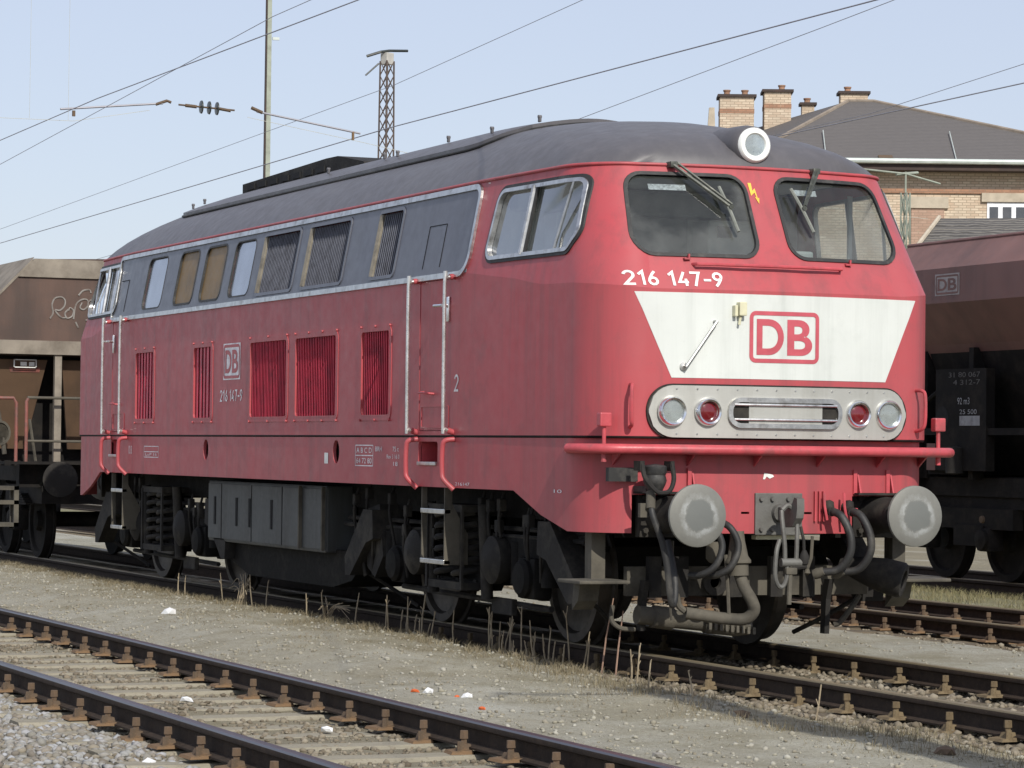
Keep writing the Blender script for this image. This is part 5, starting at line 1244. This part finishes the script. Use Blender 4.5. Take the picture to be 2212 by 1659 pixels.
cc = N.mix(N.noise(4, 5, .7), lin(98, 94, 92), lin(80, 77, 76)); cc = N.mix(N.math('MULTIPLY', wv.outputs['Fac'], .35), cc, lin(118, 113, 109)); N.bump(wv.outputs['Fac'], .4, .03); M['slate'] = N.set(cc, .85)
M['hip'] = worn('hip_tile_brown', (.24, .20, .16, 1), (.15, .13, .11, 1), .4, .85, 0, 3, .1)
M['zinc'] = worn('zinc_gutter', (.5, .55, .52, 1), (.35, .4, .36, 1), .3, .5, .1, 3, 0)
M['stone'] = worn('pale_stone', (.47, .41, .32, 1), (.34, .29, .22, 1), .4, .85, 0, 3, .1)
M['win_white'] = worn('white_window_frame', (.78, .80, .83, 1), None, 0, .5, bump=0)
M['timber_and_shade'] = worn('dark_timber_and_shade', (.05, .035, .03, 1), (.09, .05, .04, 1), .3, .8, 0, 4)
BLD = empty('brick_building', (-56.05, 36.2, -.2)); BLD.rotation_euler.z = math.atan2(.92, .408)
tag(BLD, 'tan brick railway building with grey hipped roof and brick chimneys', 'building')
EV = 10.95; UL, UR, DP = -3.5, 9.6, 12.0
def wallpoly(): return [(UL+.5, .4), (UR-.5, .4), (UR-.5, DP-.4), (UL-6, DP-.4)]
mb = MB(); P = wallpoly(); mb.prism(P, lambda u, v: (u, v, 0), lambda u, v: (u, v, EV-.02)); wl = mb.build('wall', 'brick', BLD)
mb = MB(); A, B, C, Dd = (UL, -.3, EV), (UR, -.3, EV), (UR, DP, EV), (UL-6.5, DP, EV); r1, r2 = (.35, 6, 13.55), (1.2, 6, 13.55)
mb.add([A, B, C, Dd, r1, r2]+[(x, y, z-.12) for x, y, z in (A, B, C, Dd)], [(0, 1, 5, 4), (1, 2, 5), (2, 3, 4, 5), (3, 0, 4), (0, 6, 7, 1), (1, 7, 8, 2), (2, 8, 9, 3), (3, 9, 6, 0), (9, 8, 7, 6)]); rf = mb.build('roof', 'slate', BLD)
mb = MB()
for a, b in ((A, r1), (B, r2)): mb.tube([Vector(a)+Vector((0, 0, .04)), Vector(b)+Vector((0, 0, .0))], .07, 6)
mb.tube([r1, r2], .07, 6); mb.build('hip_tiles', 'hip', rf, 40)
mb = MB(); mb.tube([(UL-.1, -.38, EV-.02), (UR+.1, -.38, EV-.04)], .085, 8); mb.build('gutter', 'zinc', rf, 40)
mb = MB(); mb.b2((UL+.2, -.28, EV-.30), (UR-.2, .39, EV-.125)); mb.build('eaves', 'timber_and_shade', rf)
mb = MB(); mb.b2((UL+.49, .33, 9.98), (UR-.49, .40, 10.12)); mb.build('string_course', 'brick_red', wl)
def chimney(u0, u1, ztop, vv, pots, z0=12.4, dv=1.0):
    mb = MB(); mb.b2((u0, vv, z0), (u1, vv+dv, ztop)); c = mb.build('chimney', 'brick', rf)
    mb = MB(); mb.b2((u0-.08, vv-.08, ztop), (u1+.08, vv+dv+.08, ztop+.09)); mb.build('cap', 'timber_and_shade', c)
    mb = MB(); mb.b2((u0-.012, vv-.012, ztop-.55), (u1+.012, vv+dv+.012, ztop-.40)); mb.build('band', 'brick_red', c)
    for q in pots:
        mb = MB(); mb.lathe((u0+(u1-u0)*q, vv+.5, ztop+.09), (0, 0, 1), [(0, .11), (.12, .10), (.16, .13), (.2, .13), (.2, 0)], 12); mb.build('pot', 'brick_red', c, 40)
chimney(-3.95, -2.80, 13.68, 6.2, (.22, .75), 11.0); chimney(-2.45, -1.55, 13.86, 6.2, (.68,), 11.4); chimney(-1.12, -.70, 13.52, 7, (.5,), 12.2, .5); chimney(.10, 1.02, 13.80, 6.0, (.3,), 13.0, .7)
mb = MB(); mb.prism([(-4.42, 11.5), (-4.05, 11.5), (-4.12, 13.35), (-4.30, 13.35)], lambda u, v: (u, 6.5, v), lambda u, v: (u, 6.8, v)); mb.build('vent_stack', 'stone', rf)
mb = MB(); mb.add([(-2.75, 6.1, 12.15), (-1.35, 6.1, 12.65), (-1.35, 6.0, 12.82), (-2.75, 6.0, 12.32)], [(0, 1, 2, 3)]); mb.build('flashing', 'win_white', rf)
mb = MB()
for u in (-.9, 3.2, 7.0):
    z0 = EV+.05
    mb.tube([(u, -.32, z0), (u+.12, 2.4, EV+1.22)], .016, 6)
mb.build('lightning_rod', 'zinc', rf, 40)
mb = MB()
for u, v in ((1.0, .4), (7.2, .5), (7.7, .3)): mb.box((u, -.15+v*.3, EV+.12), (.45, .25, .06), Matrix.Rotation(R(.5*50), 3, 'X'))
mb.build('loose_tile', 'rust_clamp', rf)
# openings
mb = MB(); mb.b2((1.75, .30, 9.50), (3.05, .40, 9.86)); mb.build('lintel', 'stone', wl)
mb = MB(); mb.b2((1.88, .36, 8.3), (2.92, .402, 9.50)); mb.build('bricked_up_window', 'brick_blind', wl)
mb = MB(); mb.b2((4.10, .30, 9.72), (5.75, .40, 10.0)); mb.build('lintel', 'stone', wl)
mb = MB(); mb.b2((4.28, .37, 8.85), (5.55, .40, 9.70)); wn = mb.build('window', 'win_white', wl)
for k in range(3):
    mb = MB(); u = 4.36+k*.42; mb.b2((u, .35, 9.20), (u+.27, .372, 9.56)); mb.build('pane', 'skyglass', wn)
mb = MB(); mb.b2((4.2, .25, 8.98), (5.65, .36, 9.08)); mb.build('sill', 'win_white', wn)
for s_, u in enumerate((-2.2, 7.4)):
    mb = MB(); mb.b2((u, .36, 8.4), (u+1.1, .402, 9.5)); mb.build('bricked_up_window', 'brick_blind', wl)
# low shed with a tiled roof
SH = empty('shed', (-23.6, 20.2, -.2)); SH.rotation_euler.z = math.atan2(.87, .49); tag(SH, 'low shed with weathered grey tiled roof in front of the brick building', 'shed')
N = Nodes('weathered_tiles'); wv = N.n('ShaderNodeTexWave'); wv.bands_direction = 'Y'; wv.inputs['Scale'].default_value = 2.2; wv.inputs['Distortion'].default_value = 5; wv.inputs['Detail'].default_value = 3; wv.inputs['Detail Scale'].default_value = 1.5; N.l(N.coord(), wv.inputs[0])
M['tiles'] = N.set(N.mix(wv.outputs['Fac'], lin(74, 72, 70), lin(118, 114, 108)), .9); N.bump(wv.outputs['Fac'], .6, .05)
mb = MB(); mb.b2((-.45, .2, 0), (6, 3.4, 5.3)); mb.build('wall', 'brick', SH)
mb = MB(); z0, z1 = 5.55, 6.45
mb.add([(-.75, -.3, z0), (6, -.3, z0-.02), (6, 1.9, z1+.05), (-.15, 1.9, z1), (6, 4.0, z0), (-.75, 4.0, z0)]+[(-.75, -.3, z0-.1), (6, -.3, z0-.12), (6, 4.0, z0-.1), (-.75, 4.0, z0-.1)], [(0, 1, 2, 3), (3, 2, 4, 5), (0, 3, 5), (1, 4, 2), (0, 6, 7, 1), (1, 7, 8, 4), (4, 8, 9, 5), (5, 9, 6, 0), (9, 8, 7, 6)]); sr = mb.build('roof', 'tiles', SH)
mb = MB(); mb.tube([(-.77, -.32, z0+.03), (-.17, 1.9, z1+.03)], .045, 6); mb.tube([(.0, 1.2, 6.0), (.02, 1.0, 5.5)], .02, 6); mb.build('verge', 'stone', sr, 40)
for k in range(9):
    mb = MB(); q = .12+k*.20; mb.add([(-.72+.27*q, -.3+q*1.0, z0+.41*q+.015), (6, -.3+q*1.0, z0+.41*q+.015), (6, -.3+q*1.0+.17, z0+.41*(q+.17)+.0), (-.72+.27*q, -.3+q*1.0+.17, z0+.41*(q+.17)+.0), (-.72+.27*q, -.3+q*1.0, z0+.41*q-.03), (6, -.3+q*1.0, z0+.41*q-.03)], [(0, 1, 2, 3), (0, 4, 5, 1)]); mb.build('tile_course', 'tiles', sr)

# ------------------------------------------------------------------ masts and overhead line
M['mast_green'] = worn('mast_grey_green', (.30, .33, .27, 1), (.18, .19, .15, 1), .4, .6, .1, 3, 0)
M['mast_brown'] = worn('mast_rusty', (.115, .088, .075, 1), (.07, .055, .05, 1), .5, .7, 0, 2, 0)
M['wire'] = worn('wire_copper', (.30, .30, .33, 1), None, 0, .6, .3, 2, 0)
M['wire_pale'] = worn('wire_steel', (.42, .42, .36, 1), None, 0, .6, .2, 2, 0)
M['porcelain'] = worn('insulator_dark', (.03, .035, .03, 1), None, 0, .3, 0, 3, 0)
M['concrete'] = worn('mast_concrete', (.42, .41, .38, 1), (.3, .29, .26, 1), .4, .9, 0, 4)
def lattice(name, label, x, y, z0, z1, w0, w1, mat, nb, rot=0.0, lr=.045, group=None):
    t = empty(name, (x, y, z0)); t.rotation_euler.z = rot; tag(t, label, 'mast', group); H = z1-z0
    C = lambda sx, sy, q: Vector((sx*(w0+(w1-w0)*q)/2, sy*(w0+(w1-w0)*q)/2, H*q))
    for sx in (-1, 1):
        for sy in (-1, 1): MB().tube([C(sx, sy, 0), C(sx, sy, 1)], lr, 4).build('leg', mat, t)
    mb = MB()
    for k in range(nb):
        a, b = k/nb, (k+1)/nb
        for p, q in (((-1, -1), (1, -1)), ((1, -1), (1, 1)), ((1, 1), (-1, 1)), ((-1, 1), (-1, -1))):
            mb.tube([C(*p, a), C(*q, b)], lr*.5, 4); mb.tube([C(*q, a), C(*p, b)], lr*.5, 4)
    mb.build('bracing', mat, t); return t, H
t, H = lattice('lattice_mast', 'rusty steel lattice mast rising behind the locomotive roof', -71.65, 26.17, -.2, 15.1, .50, .34, 'mast_brown', 30, .4, .032)
mb = MB(); mb.box((0, 0, H+.08), (.34, .34, .42), None, .03); mb.build('cap_block', 'concrete', t)
mb = MB(); mb.tube([(-.25, -.75, H+.12), (0, -.3, H+.3), (.1, .0, H+.36), (.25, .75, H+.42)], .05, 6); mb.tube([(-.1, -.3, H-.1), (-.3, -.75, H-.55)], .03, 6); mb.build('crossarm', 'porcelain', t)
t = empty('catenary_mast', (-77.77, 23.79, -.2)); tag(t, 'tall slender pale steel pole behind the locomotive roof', 'mast'); t.rotation_euler.z = -.15
mb = MB(); mb.prism([(-.10, -.09), (.10, -.09), (.10, .09), (-.10, .09)], lambda u, v: (u*1.1, v*1.1, 0), lambda u, v: (u*.85, v*.85, 18.3)); mb.build('shaft', 'mast_green', t)
mb = MB(); mb.prism([(-.115, -.15), (.115, -.15), (.115, -.102), (-.115, -.102)], lambda u, v: (u*1.1, v*1.1, 0), lambda u, v: (u*.85, v*.85, 18.3)); mb.build('shade_strip', 'timber_and_shade', t)  # dark strip: shade on the pole's left side put into the colour
mb = MB(); mb.cyl((0, 0, 18.3), (0, 0, 19.6), .035, n=6); mb.box((0, .25, 16.7), (.08, .25, .1)); mb.build('pole_tip', 'zinc', t)
t, H = lattice('lattice_mast', 'slim pale green lattice mast in front of the brick building', -25.0, 20.0, -.2, 6.70, .16, .13, 'mast_green', 14, .5, .018)
mb = MB(); mb.cyl((0, 0, H), (0, 0, H+.42), .02, n=6); mb.tube([(-.45, -1.1, H+.42), (0, 0, H+.38), (.35, .75, H+.22)], .022, 6); mb.tube([(-.1, -.2, H+.36), (.1, .3, H+.42)], .03, 6); mb.build('bracket_arm', 'mast_green', t)
t = empty('shadow_mast', (17.2, -1.98, -.2)); tag(t, 'added unseen mast casting a shadow strip ahead of the locomotive', 'mast'); H = 6.8  # mast out of view, added and shaped for its ground shadow strip
mb = MB(); mb.prism([(-.14, -.22), (.14, -.22), (.14, .22), (-.14, .22)], lambda u, v: (u, v, 0), lambda u, v: (u*.8, v*.75, 6.8)); mb.build('shaft', 'mast_green', t)
mb = MB(); mb.box((0, 0, .15), (.8, .8, .5), None, .04); mb.build('footing', 'concrete', t)
mb = MB(); mb.tube([(0, -.2, H-.4), (0, -1.1, H-.1)], .03, 6); mb.tube([(0, -1.0, H-.1), (1.0, -1.3, H+.4)], .02, 6); mb.build('bracket_arm', 'mast_green', t)
WIRES = [('contact wire over the locomotive track', .007, [(-75, 0, 5.95), (-19.52, 0, 6.04), (-11.95, 0, 6.10), (-1.67, 0, 6.04), (4, -.3, 6.03), (14, -3.2, 6.1), (34, -9, 6.2)], 'wire'),
         ('thin rising wire crossing above the left hopper wagon', .0045, [(-40, .3, 5.1), (-17.59, 0, 5.69), (-8.84, 0, 6.05), (-4.46, 0, 6.23), (4, .6, 6.6), (14, 4.5, 7.2)], 'wire'),
         ('contact wire over the empty track behind the locomotive', .008, [(-80, 4.75, 5.7), (-38.1, 4.75, 5.89), (-13.56, 4.75, 6.11), (.52, 4.75, 6.07), (20, 4.75, 6.05)], 'wire'),
         ('thin carrier wire above the second contact wire', .0045, [(-80, 4.75, 6.1), (-38.15, 4.75, 6.20), (-13.39, 4.75, 6.71), (-6.72, 4.75, 7.05), (8, 4.75, 8.0)], 'wire'),
         ('thin wire descending to the locomotive roof line at right', .0055, [(-60, 9.5, 6.0), (-19.4, 9.5, 6.77), (-9.3, 9.5, 7.34), (-7.47, 9.5, 7.45), (8, 9.5, 8.4)], 'wire'),
         ('lower thick wire over the brick building roof', .010, [(-60, 14.25, 6.7), (-16.3, 14.25, 7.06), (-11.64, 14.25, 7.11), (10, 14.25, 7.2)], 'wire'),
         ('upper thin wire over the brick building roof', .0055, [(-60, 14.25, 6.5), (-16.3, 14.25, 7.11), (-11.65, 14.25, 7.40), (10, 14.25, 8.8)], 'wire')]
for lb, r_, pts, mt in WIRES:
    o = MB().tube(pts, r_, 5).build('overhead_wire', mt, None, 60); tag(o, lb, 'wire')
for lb, pts in (('pale span wire sagging over the left hopper wagon', [(-14, -9, 6.6), (-14, -.84, 6.0), (-14, .21, 6.01), (-14, 1.3, 6.22)]), ('pale span wire running right behind the lattice mast', [(-14, 2.75, 6.2), (-14, 4.5, 5.93), (-14, 6.08, 5.66), (-14, 14, 5.2)])):
    tag(MB().tube(pts, .004, 4).build('span_wire', 'wire_pale'), lb, 'wire')
for i, (y, z) in enumerate(((-.42, 6.02), (.13, 6.02))):
    tag(MB().tube([(-14, y, z), (-14, y, 9.5)], .0025, 4).build('dropper_wire', 'wire_pale'), ('left' if i == 0 else 'right')+' one of two faint vertical dropper wires at upper left', 'wire')
t = empty('registration_arm', (-13.5, -.11, 6.10)); tag(t, 'slim horizontal steel arm holding the upper left contact wire', 'steady arm')
mb = MB(); mb.tube([(0, 0, .01), (0, 1.46, .17)], .016, 6); mb.build('arm_tube', 'wire', t, 40); mb = MB(); mb.box((0, .19, -.04), (.03, .04, .08)); mb.tube([(0, 1.36, .15), (0, 1.52, .21), (0, 1.58, .19)], .022, 6); mb.build('clamp', 'rust_clamp', t)
t = empty('insulator', (-13.5, 1.68, 6.25)); tag(t, 'string of three dark disc insulators hanging in the span wire', 'insulator')
mb = MB(); mb.tube([(0, -.1, .015), (0, .72, -.02)], .014, 6); mb.tube([(0, 0, .01), (0, .16, 0)], .026, 6); mb.tube([(0, .50, -.01), (0, .66, -.03)], .024, 6); mb.build('rod', 'rust_clamp', t, 40)
for k in range(3):
    mb = MB(); mb.lathe((0, .23+.115*k, .0-.005*k), (0, 1, 0), [(-.015, .03), (-.008, .09), (.008, .095), (.02, .035), (.02, 0)], 16); mb.build('disc', 'porcelain', t, 40)
t = empty('registration_arm', (-13.5, 2.73, 6.22)); tag(t, 'slim steel arm holding the second contact wire beside the pale pole', 'steady arm')
mb = MB(); mb.tube([(0, 0, .01), (0, 1.56, -.22)], .016, 6); mb.build('arm_tube', 'wire', t, 40); mb = MB(); mb.box((0, 1.45, -.26), (.03, .03, .12)); mb.tube([(0, -.08, .06), (0, .08, .0)], .028, 6); mb.build('clamp', 'rust_clamp', t)

# ------------------------------------------------------------------ weeds and litter
M['stalk'] = worn('dry_stalk', (.33, .27, .18, 1), (.2, .15, .1, 1), .4, .8, 0, 9, 0)
M['stalk_pink'] = worn('reddish_stalk', (.36, .23, .17, 1), None, 0, .8, 0, 9, 0)
rs = random.Random(11)
def weed(x, y, h, mat, label, group=None, twigs=3, lean=None):
    z = ground_h(x, y)-.02; lx, ly = lean or (rs.uniform(-.06, .06), rs.uniform(-.05, .05))
    mb = MB(); top = Vector((x+lx*h*3, y+ly*h*3, z+h)); base = Vector((x, y, z)); mid = base.lerp(top, .5)+Vector((rs.uniform(-.01, .01), rs.uniform(-.01, .01), 0))
    mb.tube([base, mid, top], [.0065, .006, .004], 5)
    for k in range(twigs):
        q = base.lerp(top, rs.uniform(.45, .95)); mb.tube([q, q+Vector((rs.uniform(-.025, .025), rs.uniform(-.025, .025), rs.uniform(.03, .07)))*(h/.35)], .0035, 4)
    return tag(mb.build('dry_weed', mat), label, 'weed', group)
G = 'thin dry weed stalks along the locomotive track'
STALKS = [(4.95+rs.uniform(-.3, .3)+k*.11, -1.2+rs.uniform(-.12, .08), rs.uniform(.14, .36)) for k in range(14)]+[(2.9+rs.uniform(0, .9), -1.32+rs.uniform(-.08, .08), rs.uniform(.15, .32)) for k in range(7)]
for x, y, h in [(-2.9, -1.45, .24), (-2.75, -1.42, .2), (-1.5, -1.4, .30), (-.55, -1.4, .32), (-.3, -1.35, .28), (1.2, -1.45, .22), (1.5, -1.38, .26), (2.2, -1.35, .3), (3.4, -1.3, .34), (3.65, -1.28, .38), (3.9, -1.3, .25), (4.3, -1.25, .3), (5.0, -1.22, .40), (5.15, -1.2, .3), (5.3, -1.18, .36), (5.6, -1.2, .42), (5.75, -1.15, .25), (6.0, -1.15, .3), (6.3, -1.1, .45), (6.6, -1.1, .28), (7.5, -1.15, .25), (7.9, -1.3, .3), (8.3, -1.4, .22), (9.2, -1.5, .2), (10.6, -1.35, .24)]+STALKS:
    weed(x, y, h, 'stalk', 'thin dry weed stalk standing along the near rail of the locomotive', G, rs.randrange(1, 4))
weed(6.75, -1.05, .60, 'stalk_pink', 'tall reddish dry stalk left of two before the front step', None, 0, (.05, .03)); weed(7.0, -1.05, .52, 'stalk_pink', 'tall reddish dry stalk right of two before the front step', None, 1, (.04, .02))
t = MB(); bx, by = -.85, -1.42; bz = ground_h(bx, by)
for k in range(26):
    a = rs.uniform(-.6, 3.0); r_ = rs.uniform(.15, .42); t.tube([(bx+rs.uniform(-.06, .06), by+rs.uniform(-.05, .05), bz), (bx+math.cos(a)*r_*.5-.05, by+math.sin(a)*r_*.2, bz+rs.uniform(.12, .24)), (bx+math.cos(a)*r_-.15, by+math.sin(a)*r_*.3, bz+rs.uniform(.05, .30))], .0032, 4, smooth=3)
tag(t.build('dry_bush', 'stalk'), 'small bent bush of dry twigs beside the locomotive bogies', 'bush')
t = MB(); bx, by = 1.6, -1.4; bz = ground_h(bx, by)
for k in range(18):
    a = rs.uniform(0, 6.28); t.tube([(bx+rs.uniform(-.1, .1), by, bz), (bx+.12*math.cos(a)+.1, by+.05*math.sin(a), bz+.12), (bx+.32*math.cos(a)+.2, by+.1*math.sin(a), bz+rs.uniform(.02, .2))], .003, 4, smooth=3)
tag(t.build('dry_bush', 'stalk'), 'flattened tuft of dry twigs under the middle of the locomotive', 'bush')
M['paper'] = worn('white_paper', (.75, .76, .76, 1), None, 0, .7, bump=0); M['orange'] = worn('orange_wrapper', (.62, .13, .035, 1), None, 0, .5, bump=0)
def litter(x, y, s, mat, label, zz=0.0):
    v, f = ROCKS[rs.randrange(6)]; z = ground_h(x, y)+s*.25+zz
    me = bpy.data.meshes.new('litter'); me.from_pydata([(a*s+x, b*s*.7+y, c*s*.45+z) for a, b, c in v], [], [tuple(int(i) for i in q) for q in f]); me.update()
    return tag(link('litter', me, mat), label, 'litter')
litter(.37, -2.49, .085, 'paper', 'crumpled white paper on the gravel path at left'); litter(8.16, -4.64, .05, 'paper', 'small white scrap between the foreground rails at left', .02); litter(10.37, -4.45, .045, 'paper', 'small white scrap between the foreground rails at centre', .02)
litter(8.30, -3.02, .05, 'paper', 'white half of a torn wrapper on the path'); litter(8.22, -3.08, .035, 'orange', 'orange half of a torn wrapper on the path'); litter(8.66, -2.88, .045, 'paper', 'white scrap right of the torn wrapper'); litter(8.60, -2.93, .022, 'orange', 'orange bit stuck to the right white scrap'); litter(9.5, -3.12, .028, 'orange', 'tiny orange scrap nearest the foreground rail')
litter(11.58, -5.87, .06, 'paper', 'white scrap on the coarse ballast at lower left'); litter(12.45, -3.30, .05, 'stone_grey', 'pale stone beside the foreground rail')
litter(10.4, -1.75, .06, 'rust_clamp', 'rust coloured scrap on the shaded path'); litter(12.8, -1.75, .07, 'rust_clamp', 'rust coloured scrap at the lower right')
